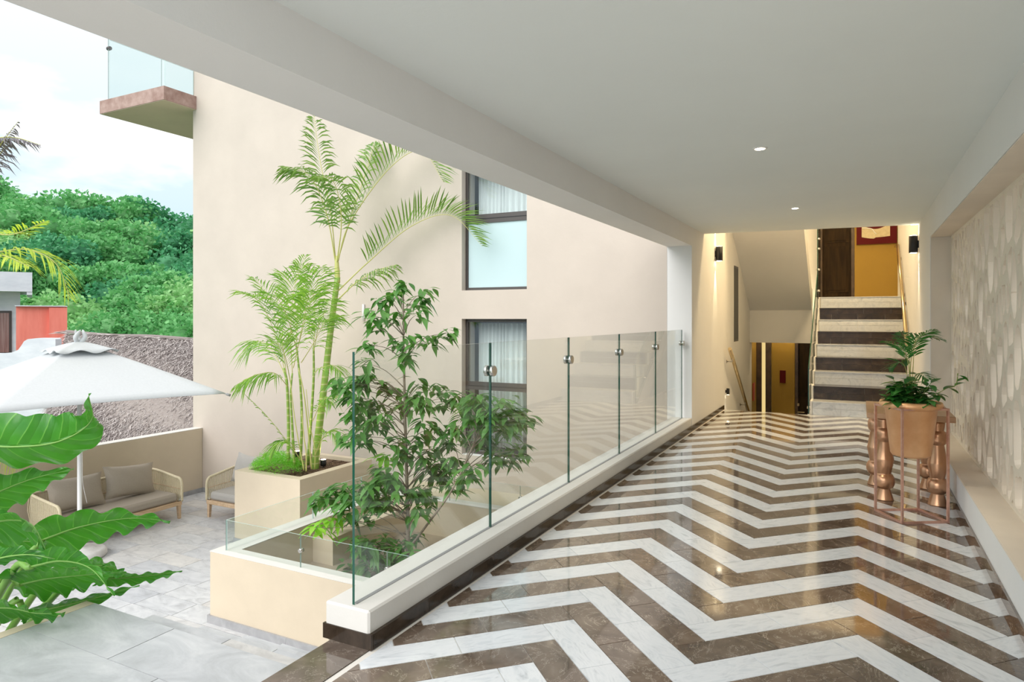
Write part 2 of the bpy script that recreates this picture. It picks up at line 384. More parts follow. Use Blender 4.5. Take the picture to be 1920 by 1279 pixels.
def light(name, typ, loc, energy, col, parent=None, rot=None, **kw):
    l = bpy.data.lights.new(name, typ); l.energy = energy; l.color = col
    for k, v in kw.items(): setattr(l, k, v)
    o = bpy.data.objects.new(name, l); COL.link(o); o.location = Vector(loc)-(wloc(parent) if parent else Vector((0, 0, 0)))
    if rot: o.rotation_euler = rot
    if parent: o.parent = parent
    return o

# ------------------------------------------------------------------ the corridor shell
XL, XR, TZ, YF = -1.70, .60, -1.685, 7.825
YE = 9.86
# floor with the chevron of marble tiles
fl = MB().box((-1.70, -3, -.25), (.60, YE, -.004)).build('floor', M['grout'], None, kind='structure')
A, WV = .545, .2022; Lq = A*math.sqrt(2)/2; tw = WV/math.sqrt(2); G = .0020
def clip(poly, ax, lim, keep_less):
    o_ = []
    for i in range(len(poly)):
        p, q = poly[i], poly[(i+1) % len(poly)]
        ip = (p[ax] <= lim) == keep_less or p[ax] == lim; iq = (q[ax] <= lim) == keep_less or q[ax] == lim
        if ip: o_.append(p)
        if ip != iq:
            t = (lim-p[ax])/(q[ax]-p[ax]); o_.append((p[0]+(q[0]-p[0])*t, p[1]+(q[1]-p[1])*t))
    return o_
r2 = math.sqrt(.5); tiles = []
for k in range(-40, 40):
    for dark in (0, 1):
        yt = 4.113+.4044*k-(0 if dark else WV)
        for j in range(-3, 3):
            xp = j*2*A
            for hlf in (0, 1):
                # down-right arm starts at the peak tip
                ox, oy = xp, yt; d = (r2, -r2); n_ = (-r2, -r2)
                a0, a1 = hlf*Lq+G, (hlf+1)*Lq-G
                tiles.append((dark, -PI/4, [(ox+d[0]*a+n_[0]*b, oy+d[1]*a+n_[1]*b) for a, b in ((a0, G), (a0, tw-G), (a1, tw-G), (a1, G))]))
                # up-right arm starts at the valley tip
                ox, oy = xp-A, yt-WV-A; d = (r2, r2); n_ = (-r2, r2)
                tiles.append((dark, PI/4, [(ox+d[0]*a+n_[0]*b, oy+d[1]*a+n_[1]*b) for a, b in ((a0, G), (a1, G), (a1, tw-G), (a0, tw-G))]))
keep = []
for dark, rot, poly in tiles:
    full = all(XL+.05 < x < XR-.012 and .95 < y < YE-.03 for x, y in poly)
    if not full:
        for ax, lim, ls in ((0, XL-.0+.03, False), (0, XR-.012, True), (1, .95, False), (1, YE-.03, True)):
            if poly: poly = clip(poly, ax, lim, ls)
        if len(poly) < 3: continue
        ar = abs(sum(poly[i][0]*poly[(i+1) % len(poly)][1]-poly[(i+1) % len(poly)][0]*poly[i][1] for i in range(len(poly))))/2
        if ar < .0004: continue
    cx = sum(p[0] for p in poly)/len(poly); cy = sum(p[1] for p in poly)/len(poly)
    keep.append((cy, cx, dark, rot, poly, full))
keep.sort(key=lambda q: math.hypot(q[0], q[1]))
shared = {}; rest = {0: MB(), 1: MB()}
for i, (cy, cx, dark, rot, poly, full) in enumerate(keep):
    if i >= 290: rest[dark].prism(poly if rot > 0 or True else poly, -.012, 0); continue
    c_, s_ = math.cos(-rot), math.sin(-rot)
    loc = [((x-cx)*c_-(y-cy)*s_, (x-cx)*s_+(y-cy)*c_) for x, y in poly]
    ar = sum(loc[q][0]*loc[(q+1) % len(loc)][1]-loc[(q+1) % len(loc)][0]*loc[q][1] for q in range(len(loc)))
    if ar < 0: loc.reverse()
    key = (dark, rot) if full else None
    me = shared.get(key) if key else None
    if me is None:
        me = MB().prism(loc, -.012, 0).mesh('tile', M['dmarble'] if dark else M['wmarble'])
        if key: shared[key] = me
    o = bpy.data.objects.new('brown_marble_tile' if dark else 'white_marble_tile', me); COL.link(o)
    o.location = (cx, cy, 0); o.rotation_euler = (0, 0, rot); o.parent = fl
for dk in (0, 1):
    rest[dk].build('far_brown_tiles' if dk else 'far_white_tiles', M['dmarble'] if dk else M['wmarble'], fl, kind='stuff')
# dark border strip and threshold of the corridor floor
for i in range(6):
    y0 = .35+i*.6-1.2
    if y0+.6 > 2.09: y1 = 2.085
    else: y1 = y0+.597
    if y1-y0 > .05: box('threshold_stone', (-1.895, y0, -.16), (-1.702, y1, 0.0), M['dmarble'], fl)
# ceiling, beam, roof
ce = MB().prism([(XL, .5), (.60, .5), (.60, 8.75), (XL, 8.50)], 2.34, 2.75).build('ceiling', M['ceil'], None, kind='structure')
MB().box((-1.985, .5, 2.13), (XL, 7.815, 2.75)).build('ceiling_beam', M['white'], None, kind='structure')
# the kerb the glass stands in, with its marble skirting
kb = cbox('trim_1', (-1.930, 2.084, .0), (-1.704, 7.82, .148), M['kerb'], None, .008, kind='structure')
bs = MB().box((-1.72, 2.092, -.02), (-1.700, 9.86, .055)).build('baseboard_left', M['grout'], None, kind='structure')
y = 2.092
while y < 9.8:
    y1 = min(y+.385, 9.86); box('marble_tile', (-1.712, y+.001, .0), (-1.688, y1-.001, .060), M['dmarble2'], bs); y = y1
box('marble_tile', (-1.936, 2.078, 0), (-1.689, 2.0915, .060), M['dmarble2'], bs)
# left wall beyond the opening, with the dark slot window
wl = MB()
wl.box((-1.985, 7.815, -2.2), (XL, 10.756, 4.6)); wl.box((-1.985, 11.224, -2.2), (XL, 13.4, 4.6))
wl.box((-1.985, 10.756, -2.2), (XL, 11.224, .93)); wl.box((-1.985, 10.756, 2.11), (XL, 11.224, 4.6))
wl.build('wall_left', M['white'], None, kind='structure')
w3 = struct('window_3', (-1.715, 10.756, .93), (-1.705, 11.224, 2.11), M['frame'])
box('pane', (-1.706, 10.78, .96), (-1.702, 11.2, 2.08), M['roomdark'], w3)
MB().box((-1.925, 2.10, -2.6), (-1.70, 7.82, 0)).build('wall_outer', M['cream'], None, kind='structure')
# right wall: column and stair side, fascia over the niche, ledge
wr = MB(); wr.box((XR, 7.38, -2.2), (.95, 13.4, 4.6)); wr.box((XR, .5, 2.06), (.95, 7.38, 2.75)); wr.box((XR, .5, -.25), (.95, .6, 2.06))
wr.build('wall_right', M['white'], None, kind='structure')
nj = MB(); nj.box((.604, .6, 2.052), (.95, 7.378, 2.058)); nj.box((.605, 7.372, .24), (.95, 7.379, 2.06)); nj.build('niche_lining', M['beige'], None, kind='structure')
lg = MB(); lg.box((XR, .6, -.25), (.95, 7.38, .228)); lg.build('ledge', M['white'], None, kind='structure')
MB().box((.598, .6, .228), (.95, 7.38, .238)).build('ledge_top', M['beige'], None, kind='structure')
br = MB().box((.592, .6, -.02), (.60, 9.86, .05)).build('baseboard_right', M['grout'], None, kind='structure')
y = .7
while y < 9.8:
    y1 = min(y+.385, 9.86); box('marble_tile', (.588, y+.001, 0), (.5985, y1-.001, .055), M['dmarble'], br); y = y1
MB().box((1.6, .2, -1), (1.7, 9.2, 2.3)).build('screen_backing_wall', M['beige'], None, kind='structure')  # wall added behind the screen; skylight on it brightens the openings
struct('ground_right', (.95, -3, -.4), (6, 12, -.25), M['gstone'])
struct('bounce_ground_behind', (-10.2, -9, -.35), (6, -3, -.03), M['gstone'])  # unseen pale ground behind the camera, bounces light up to the ceiling

# carved screen in the niche: pierced stone with tall drop-shaped openings
def screen():
    Y0, Y1, Z0, Z1 = .6, 7.372, .238, 2.052; zs = .55; mb = MB()
    rr = random.Random(3); pts = []; H = (Z1-Z0)*zs
    tries = 0
    while len(pts) < 330 and tries < 60000:
        tries += 1; p = (rr.uniform(Y0-.02, Y1+.02), rr.uniform(-.02, H+.02)); md = rr.choice((.085, .11, .16, .20))
        if all((p[0]-q[0])**2+(p[1]-q[1])**2 > (.5*(md+q[2]))**2 for q in pts): pts.append((p[0], p[1], md))
    xf, xb = .762, .812
    for i, p in enumerate(pts):
        poly = [(Y0, 0), (Y1, 0), (Y1, H), (Y0, H)]
        for q in pts:
            if q is p: continue
            dx, dy = q[0]-p[0], q[1]-p[1]; dd = dx*dx+dy*dy
            if dd > .35: continue
            # power-weighted bisector
            c = (dx*(p[0]+q[0])/2+dy*(p[1]+q[1])/2)+(p[2]**2-q[2]**2)*.12
            new = []
            for a in range(len(poly)):
                s0, s1 = poly[a], poly[(a+1) % len(poly)]
                f0 = s0[0]*dx+s0[1]*dy-c; f1 = s1[0]*dx+s1[1]*dy-c
                if f0 <= 0: new.append(s0)
                if (f0 < 0) != (f1 < 0) and abs(f0-f1) > 1e-12:
                    t = f0/(f0-f1); new.append((s0[0]+(s1[0]-s0[0])*t, s0[1]+(s1[1]-s0[1])*t))
            poly = new
            if len(poly) < 3: break
        if len(poly) < 3: continue
        ar = sum(poly[a][0]*poly[(a+1) % len(poly)][1]-poly[(a+1) % len(poly)][0]*poly[a][1] for a in range(len(poly)))/2
        if ar < 1e-5: continue
        cx = sum(a[0] for a in poly)/len(poly); cy = sum(a[1] for a in poly)/len(poly)
        angs = sorted([(math.atan2(a[1]-cy, a[0]-cx)) % (2*PI) for a in poly]+[2*PI*k/12+.13 for k in range(12)])
        outer = []; 
        def hit(an):
            best = 9
            for a in range(len(poly)):
                x0, y0 = poly[a][0]-cx, poly[a][1]-cy; x1, y1 = poly[(a+1) % len(poly)][0]-cx, poly[(a+1) % len(poly)][1]-cy
                ex, ey = x1-x0, y1-y0; den = math.cos(an)*ey-math.sin(an)*ex
                if abs(den) < 1e-12: continue
                t = (x0*ey-y0*ex)/den
                uu = ((t*math.cos(an)-x0)*ex+(t*math.sin(an)-y0)*ey)/(ex*ex+ey*ey+1e-15)
                if t > 0 and -1e-4 <= uu <= 1+1e-4: best = min(best, t)
            return best if best < 9 else .01
        rs = [hit(an) for an in angs]; rm = sum(rs)/len(rs)
        off = .020 if rr.random() < .7 else .036
        inn = [max(.004, min(r_-off, rm*1.6)) for r_ in rs]
        inn = [(inn[k-1]+inn[k]*2+inn[(k+1) % len(inn)])/4 for k in range(len(inn))]
        n = len(angs)
        def P(x, r_, an): return (x, cx+r_*math.cos(an), Z0+(cy+r_*math.sin(an))/zs)
        vs = [P(xf, r_, a) for r_, a in zip(rs, angs)]+[P(xf+.002, r_, a) for r_, a in zip(inn, angs)]+[P(xb, r_*.93, a) for r_, a in zip(inn, angs)]+[P(xb, r_, a) for r_, a in zip(rs, angs)]
        fs = []
        for k in range(n):
            k2 = (k+1) % n
            fs += [(k, n+k, n+k2, k2), (n+k, 2*n+k, 2*n+k2, n+k2), (2*n+k, 3*n+k, 3*n+k2, 2*n+k2)]
        mb.add(vs, fs)
    return mb
sr = screen().build('carved_screen', M['lattice'], None)
tag(sr, 'pale stone screen with tall pierced drop-shaped openings filling the wall niche', 'screen')

# ------------------------------------------------------------------ stairwell
SX = -.545
# up flight
st = MB()
RS, TR = .182, .28
prof = [(YE, -.3)]
for i in range(9): prof += [(YE+i*TR, (i+1)*RS-.012), (YE+(i+1)*TR, (i+1)*RS-.012)]
prof += [(13.3, 9*RS-.012), (13.3, 9*RS-.25), (YE+9*TR, 9*RS-.35), (YE+.6, -.3)]
st.extr(prof, 'x', SX, .60)
stair = st.build('staircase_up', M['grout'], None, kind='structure')
rr = random.Random(5)
for i in range(9):
    m = M['dmarble2'] if i % 2 else M['wmarble']; z0 = i*RS; yy = YE+i*TR
    for row in (0, 1):
        za, zb = z0+row*RS/2+.001, z0+(row+1)*RS/2-.001
        x = SX+.002; first = rr.choice((.17, .25, .34))
        while x < .59:
            x1 = min(x+first, .598); first = .37
            if .598-x1 < .06: x1 = .598
            box('riser_tile', (x, yy-.012, za), (x1-.002, yy-.0005, zb-(.012 if row else 0)), m, stair); x = x1
    box('tread_slab', (SX-.004, yy-.022, z0+RS-.012), (.598, yy+TR, z0+RS), m, stair)
box('stair_side_wall', (SX-.06, YE+.0, -1.9), (SX-.002, 13.3, -.0), M['white'], stair)
sd = MB(); sd.extr([(YE, -.01)]+[q for i in range(9) for q in ((YE+i*TR, (i+1)*RS), (YE+(i+1)*TR, (i+1)*RS))]+[(12.4, 1.3), (YE+.8, -.01)], 'x', SX-.03, SX-.004)
sd.build('stringer', M['white'], stair)
# down flight on the left
sd = MB(); prof = [(YE-.002, -.25), (YE-.002, -.001)]
for i in range(9): prof += [(YE+i*TR*1.0, -i*RS-.001 if i else -.001), (YE+(i)*TR, -(i+1)*RS)]
prof += [(YE+9*TR, -9*RS), (YE+9*TR, -2.0), (YE+1, -2.0)]
sd.extr([(YE, -.25)]+[q for i in range(9) for q in ((YE+i*TR, -(i+1)*RS), (YE+(i+1)*TR, -(i+1)*RS))]+[(YE+9*TR, -2.1), (YE, -2.1)], 'x', XL, SX-.06)
sd.build('staircase_down', M['wmarble'], None, kind='structure')
struct('landing_low', (XL, 12.3, -1.9), (.6, 13.4, -1.64), M['wmarble'])
# soffit of the flight above and its fascia
up = MB(); up.extr([(12.456, .867), (12.456, 1.43), (11.372, 2.135), (9.9, 3.05), (9.9, 3.4), (12.456, 1.80), (12.7, 1.80), (12.7, .867)], 'x', XL, -.70)
up.build('ceiling_stair', M['white'], None, kind='structure')
# end wall, upper and lower
YB = 13.3
struct('wall_back', (-2.0, YB+.1, -2.2), (1.0, YB+.25, 4.8), M['white'])
wy = MB(); wy.box((-.055, YB-.10, 1.60), (.6, YB+.1, 4.6)); wy.build('wall_back_upper', M['yellow'], None, kind='structure')
wy = MB(); wy.box((-1.43, YB, -1.64), (-1.03, YB+.1, .95)); wy.box((-1.70, YB-.6, -1.64), (-1.695, YB+.1, .95)); wy.build('wall_back_lower', M['yellow'], None, kind='structure')
struct('ceiling_upper', (-2.0, 8.4, 4.6), (1.0, 13.5, 4.8), M['white'])
struct('wall_above', (-2.0, 8.0, 2.75), (1.0, 8.35, 4.8), M['white'])
def panel_door(name, x0, x1, y, z0, z1, label=None):
    d = box(name, (x0, y, z0), (x1, y+.05, z1), M['door'], None, kind='structure')
    f = MB(); t = .05
    f.box((x0-.0, y-.05, z0), (x0+t, y, z1)); f.box((x1-t, y-.05, z0), (x1, y, z1)); f.box((x0, y-.05, z1-t), (x1, y, z1))
    f.build('door_frame', M['doorframe'], d)
    hgt = z1-z0
    for a, b in ((.05, .42), (.45, .58), (.61, .95)):
        p = MB(); xa, xb, za, zb = x0+t+.04, x1-t-.04, z0+hgt*a, z0+hgt*b
        p.box((xa, y-.012, za), (xb, y, zb)); p.box((xa+.04, y-.022, za+.04), (xb-.04, y-.012, zb-.04)); p.build('door_panel', M['door'], d)
    return d
panel_door('door_1', -.62, -.058, YB-.05, 1.64, 3.85)
d2 = panel_door('door_2', -1.02, -.56, YB-.02, -1.64, .95)
MB().box((-.98, YB-.09, -.42), (-.86, YB-.07, -.40)).box((-.985, YB-.08, -.30), (-.95, YB-.07, -.25)).build('door_handle', M['brass'], d2)
lf = MB(); lf.box((-1.695, YB-.03, -1.64), (-1.60, YB+.02, .95)); lf.box((-1.53, YB-.05, -1.64), (-1.435, YB+.02, .95)); lf.build('trim_2', M['doorframe'], None, kind='structure')
struct('trim_3', (-1.60, YB+.0, -1.64), (-1.53, YB+.02, .95), M['ledstrip'])
ob = box('fire_panel', (-1.285, YB-.02, .10), (-1.185, YB-.001, .33), M['red'])
tag(ob, 'small dark red panel on the ochre wall below the stairs', 'panel')
rounded(ob, .004)
ob = box('call_point', (-1.694, YB-.55, -.20), (-1.675, YB-.35, .12), M['orange']); tag(ob, 'narrow orange red plate on side wall at lower landing', 'panel'); rounded(ob, .004)
# picture on the ochre wall
pc = thing('framed_picture', (.28, YB-.12, 2.6), 'deep red picture with pale sketch on upper ochre wall', 'picture')
MB().box((-.025, YB-.14, 2.575), (.585, YB-.101, 3.05)).build('mount', M['red'], pc)
pp = MB(); n = 14
for i in range(n):
    a = i/n; b = (i+1)/n
    def q(t): return .055+.43*t, 2.70+.035*math.sin(t*PI)*(-1 if t < .5 else -.4), 2.87+.02*math.cos(t*2*PI)-.02*math.sin(t*PI)
    xa, l0, h0 = q(a); xb, l1, h1 = q(b)
    pp.add([(xa, YB-.143, l0), (xb, YB-.143, l1), (xb, YB-.143, h1), (xa, YB-.143, h0), (xa, YB-.1405, l0), (xb, YB-.1405, l1), (xb, YB-.1405, h1), (xa, YB-.1405, h0)], [(0, 1, 2, 3), (4, 5, 1, 0), (3, 2, 6, 7)])
pp.build('sketch', M['print'], pc)
MB().tube(path([(.06, YB-.146, 2.86), (.2, YB-.146, 2.84), (.24, YB-.146, 2.79), (.28, YB-.146, 2.74)], 6), .006, 5).build('drawn_line', M['curtain'], pc)
# glass guard of the up flight
def slab_glass(name, quad, th, parent, mm, edge):
    # quad: four points in order, thickness along +x or given normal
    a = [Vector(p) for p in quad]; n = (a[1]-a[0]).cross(a[3]-a[0]).normalized()*th
    mb = MB(); mb.add(a+[p+n for p in a], [(3, 2, 1, 0), (4, 5, 6, 7)], 0); k = len(mb.v)-8
    for i in range(4):
        mb.f.append([k+i, k+(i+1) % 4, k+4+(i+1) % 4, k+4+i]); mb.m.append(1); mb.sm.append(False)
    return mb.build(name, [mm, edge], parent)
sg = thing('stair_guard', (-.60, 9.9, 0), 'slanted glass guard with steel studs along the marble stair', 'railing')
slab_glass('glass_pane', [(-.60, 9.88, -.05), (-.60, 12.1, 1.42), (-.60, 12.1, 2.02), (-.60, 9.88, .62)], .012, sg, M['glass'], M['glassedge'])
slab_glass('glass_pane', [(-.60, 12.13, 1.42), (-.60, 13.2, 1.62), (-.60, 13.2, 3.05), (-.60, 12.13, 2.9)], .012, sg, M['glass'], M['glassedge'])
for yy, zz in ((9.98, .08), (10.4, .35), (10.85, .62), (11.3, .92), (11.8, 1.2), (12.25, 1.75), (12.25, 2.1), (12.3, 2.45), (12.35, 2.62)):
    MB().lathe([(.018, 0), (.018, .06)], (-.62, yy, zz), 12, ax='x').build('stud', M['steel'], sg)
# handrails
hr = thing('handrail', (.56, 10.2, 1.0), 'round steel handrail climbing the right wall beside the marble stair', 'handrail')
MB().tube([(.56, 10.0, .93), (.56, 12.3, 2.45), (.56, 13.0, 2.5)], .024, 12).build('rail', M['brass'], hr)
for yy, zz in ((10.3, 1.1), (11.2, 1.69), (12.1, 2.28)):
    b_o = MB().tube([(.56, yy, zz), (.56, yy, zz-.06), (.598, yy, zz-.06)], .008, 6); b_o.lathe([(.025, 0), (.025, .006)], (.593, yy, zz-.06), 12, ax='x'); b_o.build('bracket', M['steel'], hr)
hr = thing('handrail', (-1.62, 9.94, .8), 'round brass toned handrail going down on left wall past the corridor end', 'handrail')
MB().tube([(-1.62, 9.90, .86), (-1.62, 12.2, -.56)], .026, 12).build('rail', M['brass'], hr)
for yy, zz in ((10.1, .735), (11.35, -.035)):
    b_o = MB().tube([(-1.62, yy, zz), (-1.62, yy, zz-.07), (-1.70, yy, zz-.07)], .008, 6); b_o.lathe([(.025, 0), (.025, .006)], (-1.70, yy, zz-.07), 12, ax='x'); b_o.build('bracket', M['steel'], hr)

# ------------------------------------------------------------------ lamps of the corridor
def sconce(x, y, z, sx, label, e1=7):
    t = thing('wall_sconce', (x, y, z), label, 'wall lamp', None)
    cx = x+sx*.052
    b = MB().lathe([(.040, -.095), (.045, -.092), (.045, .092), (.040, .095)], (cx, y, z), 24); b.build('body', M['black'], t)
    MB().box((min(x, x+sx*.03), y-.015, z-.04), (max(x, x+sx*.03), y+.015, z+.04)).build('bracket', M['black'], t)
    for s_ in (-1, 1):
        MB().lathe([(.033, 0), (.033, .002)], (cx, y, z+s_*.0965-.001), 20).build('lens', M['lamp'], t)
        light('glow', 'SPOT', (cx-sx*.01, y, z+s_*.10), e1, (1, .83, .52), t, (0 if s_ < 0 else PI, 0, 0), spot_size=math.radians(38), spot_blend=.7, shadow_soft_size=.01)
    return t
sconce(XL, 9.237, 2.156, 1, 'black cylinder lamp on the left wall near stairwell', 30)
sconce(XR, 8.72, 2.12, -1, 'black cylinder lamp on the right wall above potted plant', 30)
def stepspot(x, y, z, sx, label, e1=3):
    t = thing('step_light', (x, y, z), label, 'wall lamp')
    cx = x+sx*.035
    MB().lathe([(.020, -.045), (.022, -.043), (.022, .04), (.018, .045)], (cx, y, z), 16).build('body', M['black'], t)
    MB().lathe([(.016, 0), (.016, .002)], (cx, y, z-.048), 16).build('lens', M['lamp'], t)
    MB().box((min(x, x+sx*.02), y-.012, z-.02), (max(x, x+sx*.02), y+.012, z+.02)).build('bracket', M['black'], t)
    light('glow', 'SPOT', (cx, y, z-.055), e1, (1, .9, .72), t, (0, 0, 0), spot_size=math.radians(40), spot_blend=.8, shadow_soft_size=.01)
stepspot(XL, 10.02, .24, 1, 'tiny black spot lamp low on left wall by the handrail', 2)
stepspot(XR, 11.0, 1.50, -1, 'tiny black spot lamp on right wall above the stair', 2)
for (x, y), lb in (((-.535, 4.36), 'larger round downlight in the ceiling nearer the camera'), ((-.53, 6.883), 'smaller round downlight in the ceiling nearer the stairs')):
    t = thing('ceiling_downlight', (x, y, 2.34), lb, 'ceiling lamp')
    MB().lathe([(.028, .004), (.030, -.004), (.042, -.004), (.044, .0), (.044, .004)], (x, y, 2.339), 28).build('trim_ring', M['white'], t)
    MB().lathe([(.028, 0), (.028, .003)], (x, y, 2.334), 24).build('lens', M['lamp'], t)
    light('glow', 'SPOT', (x, y, 2.32), 36, (1, .88, .68), t, (0, 0, 0), spot_size=math.radians(80), spot_blend=.6, shadow_soft_size=.03)
for (x, y, z, e1, nm) in ((-.1, 12.6, 4.5, 16, 'unseen_upper_lamp'), (-.3, 9.6, 4.5, 75, 'unseen_stairwell_lamp')):  # unseen lamps without fixtures, put in to warm the stair risers and landing
    light(nm, 'AREA', (x, y, z), e1, (1, .74, .40), None, (0, 0, 0), size=.5)

light('unseen_lower_lamp', 'POINT', (-1.1, 12.98, 1.35), 9, (1, .80, .48), None, shadow_soft_size=.03)  # unseen lamp tucked behind the fascia to light the lower landing
# ------------------------------------------------------------------ glass balustrade in the kerb
gb = thing('glass_balustrade', (-1.80, 4.8, .148), 'tall clear glass balustrade on white kerb along the open side of corridor', 'balustrade')
js = [2.106, 3.232, 4.358, 5.478, 6.625, 7.755]
for i in range(5):
    y0, y1 = js[i]+(.004 if i else 0), js[i+1]-.004
    g = slab_glass('glass_pane', [(-1.806, y0, .10), (-1.806, y1, .10), (-1.806, y1, 1.163), (-1.806, y0, 1.163)], .012, gb, M['glass'], M['glassedge'])
for i, yy in enumerate(js[1:]):
    c = MB()
    for s_ in (-1, 1): c.lathe([(.024, 0), (.030, .003), (.030, .018), (.026, .022)], (-1.80+(.008 if s_ > 0 else -.030), yy, 1.008), 20, ax='x')
    c.lathe([(.008, 0), (.008, .03)], (-1.815, yy, 1.008), 8, ax='x')
    c.build('clamp', M['steel'], gb)
MB().box((-1.8115, 2.12, .1478), (-1.792, 7.75, .1495)).build('seal', M['dgrout'], gb)

# ------------------------------------------------------------------ terrace: top slab, steps down, floor, light well
ts = struct('terrace_top', (-3.10, -3, -.30), (-1.897, 1.855, -.012), M['dgrout'])
for (x0, x1, y0, y1) in [(-3.10, -2.551, 1.576, 1.857), (-2.549, -1.9, 1.576, 1.857), (-3.10, -2.251, 1.296, 1.574), (-2.249, -1.9, 1.296, 1.574),
                         (-3.10, -2.551, 1.016, 1.294), (-2.549, -1.9, 1.016, 1.294), (-3.10, -2.251, .73, 1.014), (-2.249, -1.9, .73, 1.014)]:
    box('limestone_slab', (x0+.001, y0, -.02), (x1-.001, y1, -.004), M['gstone2'], ts)
steps = MB(); prof = [(1.855, -.02)]
for i in range(9): prof += [(1.855+i*.28, -(i+1)*.1685-.015), (1.855+(i+1)*.28, -(i+1)*.1685-.015)]
prof += [(4.375, TZ-.1), (1.855, TZ-.1)]
steps.extr(prof, 'x', -3.09, -1.93); sp_ = steps.build('terrace_steps', M['dgrout'], None, kind='structure')
for i in range(9):
    z = -(i+1)*.1685; y0 = 1.855+i*.28
    box('tread_stone', (-3.10, y0, z-.018), (-2.552, y0+.288, z), M['gstone'], sp_); box('tread_stone', (-2.548, y0, z-.018), (-1.93, y0+.288, z), M['gstone'], sp_)
struct('step_wall', (-3.16, -3, TZ), (-3.102, 1.855, -.004), M['cream'])
# lower terrace floor laid in rows of 0.3 by 0.6
tf = struct('terrace_floor', (-10.2, -3, TZ-.2), (-1.93, 4.49, TZ-.012), M['dgrout'])
box('floor_bed', (-10.2, 4.49, TZ-.2), (-5.67, YF, TZ-.012), M['dgrout'], tf)
tile_m = {}
row = 0; y = 4.43-.30*9
cnt = 0
while y < YF-.02:
    x = -10.0+(-.6 if row % 2 else -.3)*((row*.37) % 1+.2); y1 = min(y+.294, YF-.012)
    while x < -1.94:
        x0, x1 = max(x, -9.99), min(x+.594, -1.94 if y < 4.4 else -5.68)
        if y < 4.3 and x1 > -3.12: x1 = -3.12
        vis = y > 2.6 and x1-x0 > .05
        if vis:
            sz = (round(x1-x0, 3), round(y1-y, 3))
            if sz not in tile_m: tile_m[sz] = MB().box((-sz[0]/2, -sz[1]/2, -.016), (sz[0]/2, sz[1]/2, 0)).mesh('tile', M['gstone'])
            o = bpy.data.objects.new('paving_tile', tile_m[sz]); COL.link(o); o.location = Vector(((x0+x1)/2, (y+y1)/2, TZ))-tf.location; o.parent = tf; cnt += 1
        x += .60
    y += .30; row += 1
    if row > 60: break
for i in range(6): box('paving_tile', (-5.678+i*.6, 4.431, TZ-.016), (-5.68+i*.6+.598, 4.484, TZ), M['gstone'], tf)
# the rim of the light well with its soft plaster
WX0, WX1, WY0, WY1, WT = -5.65, -1.93, 4.50, 7.20, -.99
wt = MB(); t1, t2 = .24, .17
wt.prism([(WX0, WY0), (WX1, WY0), (WX1, WY0+t2), (WX0+t1, WY0+t2), (WX0+t1, WY1-t2), (WX1, WY1-t2), (WX1, WY1), (WX0, WY1)], TZ-.2, WT)
MB().prism([(WX0-.002, WY0-.002), (WX1, WY0-.002), (WX1, WY0+t2+.002), (WX0+t1+.002, WY0+t2+.002), (WX0+t1+.002, WY1-t2-.002), (WX1, WY1-t2-.002), (WX1, WY1), (WX0-.002, WY1)], WT+.0001, WT+.006).build('well_rim', M['kerb'], None, kind='structure')
rounded(wt.build('well_wall', M['cream'], None, kind='structure'), .008)
struct('well_floor', (WX0+.1, WY0+.1, TZ-.2), (WX1-.01, WY1-.1, -1.42), M['taupe'])
MB().box((WX0+t1-.001, 5.65, -1.42), (-5.12, 7.03, -1.12)).build('well_block', M['cream'], None, kind='structure')
struct('well_back_floor', (WX0, WY1+.001, -1.6), (WX1, YF, -1.0), M['cream'])
bb = struct('baseboard_well', (WX0-.001, WY0-.012, TZ), (WX1, WY0, TZ+.072), M['dgrout'])
for i, (xa, xb) in enumerate(((-5.668, -4.62), (-4.618, -3.9), (-3.898, -3.1), (-3.098, -1.93))): box('skirting_stone', (xa, WY0-.018, TZ), (xb, WY0-.0, TZ+.076), M['skirt'], bb)
box('skirting_stone', (WX0-.018, WY0+.0005, TZ), (WX0-.001, YF, TZ+.076), M['skirt'], bb)
gw = thing('glass_guard', (-5.5, 4.6, WT), 'low clear glass guard with steel clips round the sunken light well', 'balustrade')
gx, gy, gyb, gz = -5.52, 4.586, 7.11, -.685
xs = [gx, -4.535, -3.55, -2.56, -1.95]
for i in range(4): slab_glass('glass_pane', [(xs[i]+.003, gy, WT-.02), (xs[i+1]-.003, gy, WT-.02), (xs[i+1]-.003, gy, gz), (xs[i]+.003, gy, gz)], .010, gw, M['glass'], M['glassedgepale'])
for i in range(4): slab_glass('glass_pane', [(xs[i]+.003, gyb, WT-.02), (xs[i+1]-.003, gyb, WT-.02), (xs[i+1]-.003, gyb, gz), (xs[i]+.003, gyb, gz)], .010, gw, M['glass'], M['glassedgepale'])
ys = [gy, 5.76, 6.6, gyb]
for i in range(3): slab_glass('glass_pane', [(gx, ys[i]+.003, WT-.02), (gx, ys[i+1]-.003, WT-.02), (gx, ys[i+1]-.003, gz), (gx, ys[i]+.003, gz)], .010, gw, M['glass'], M['glassedgepale'])
for x in xs[1:-1]:
    for yy in (gy, gyb): MB().lathe([(.016, -.022), (.020, -.02), (.020, .02), (.016, .022)], (x, yy, -.83), 14, ax='y').build('clip', M['steel'], gw)
for yy in ys[1:-1]: MB().lathe([(.016, -.022), (.020, -.02), (.020, .02), (.016, .022)], (gx, yy, -.83), 14, ax='x').build('clip', M['steel'], gw)

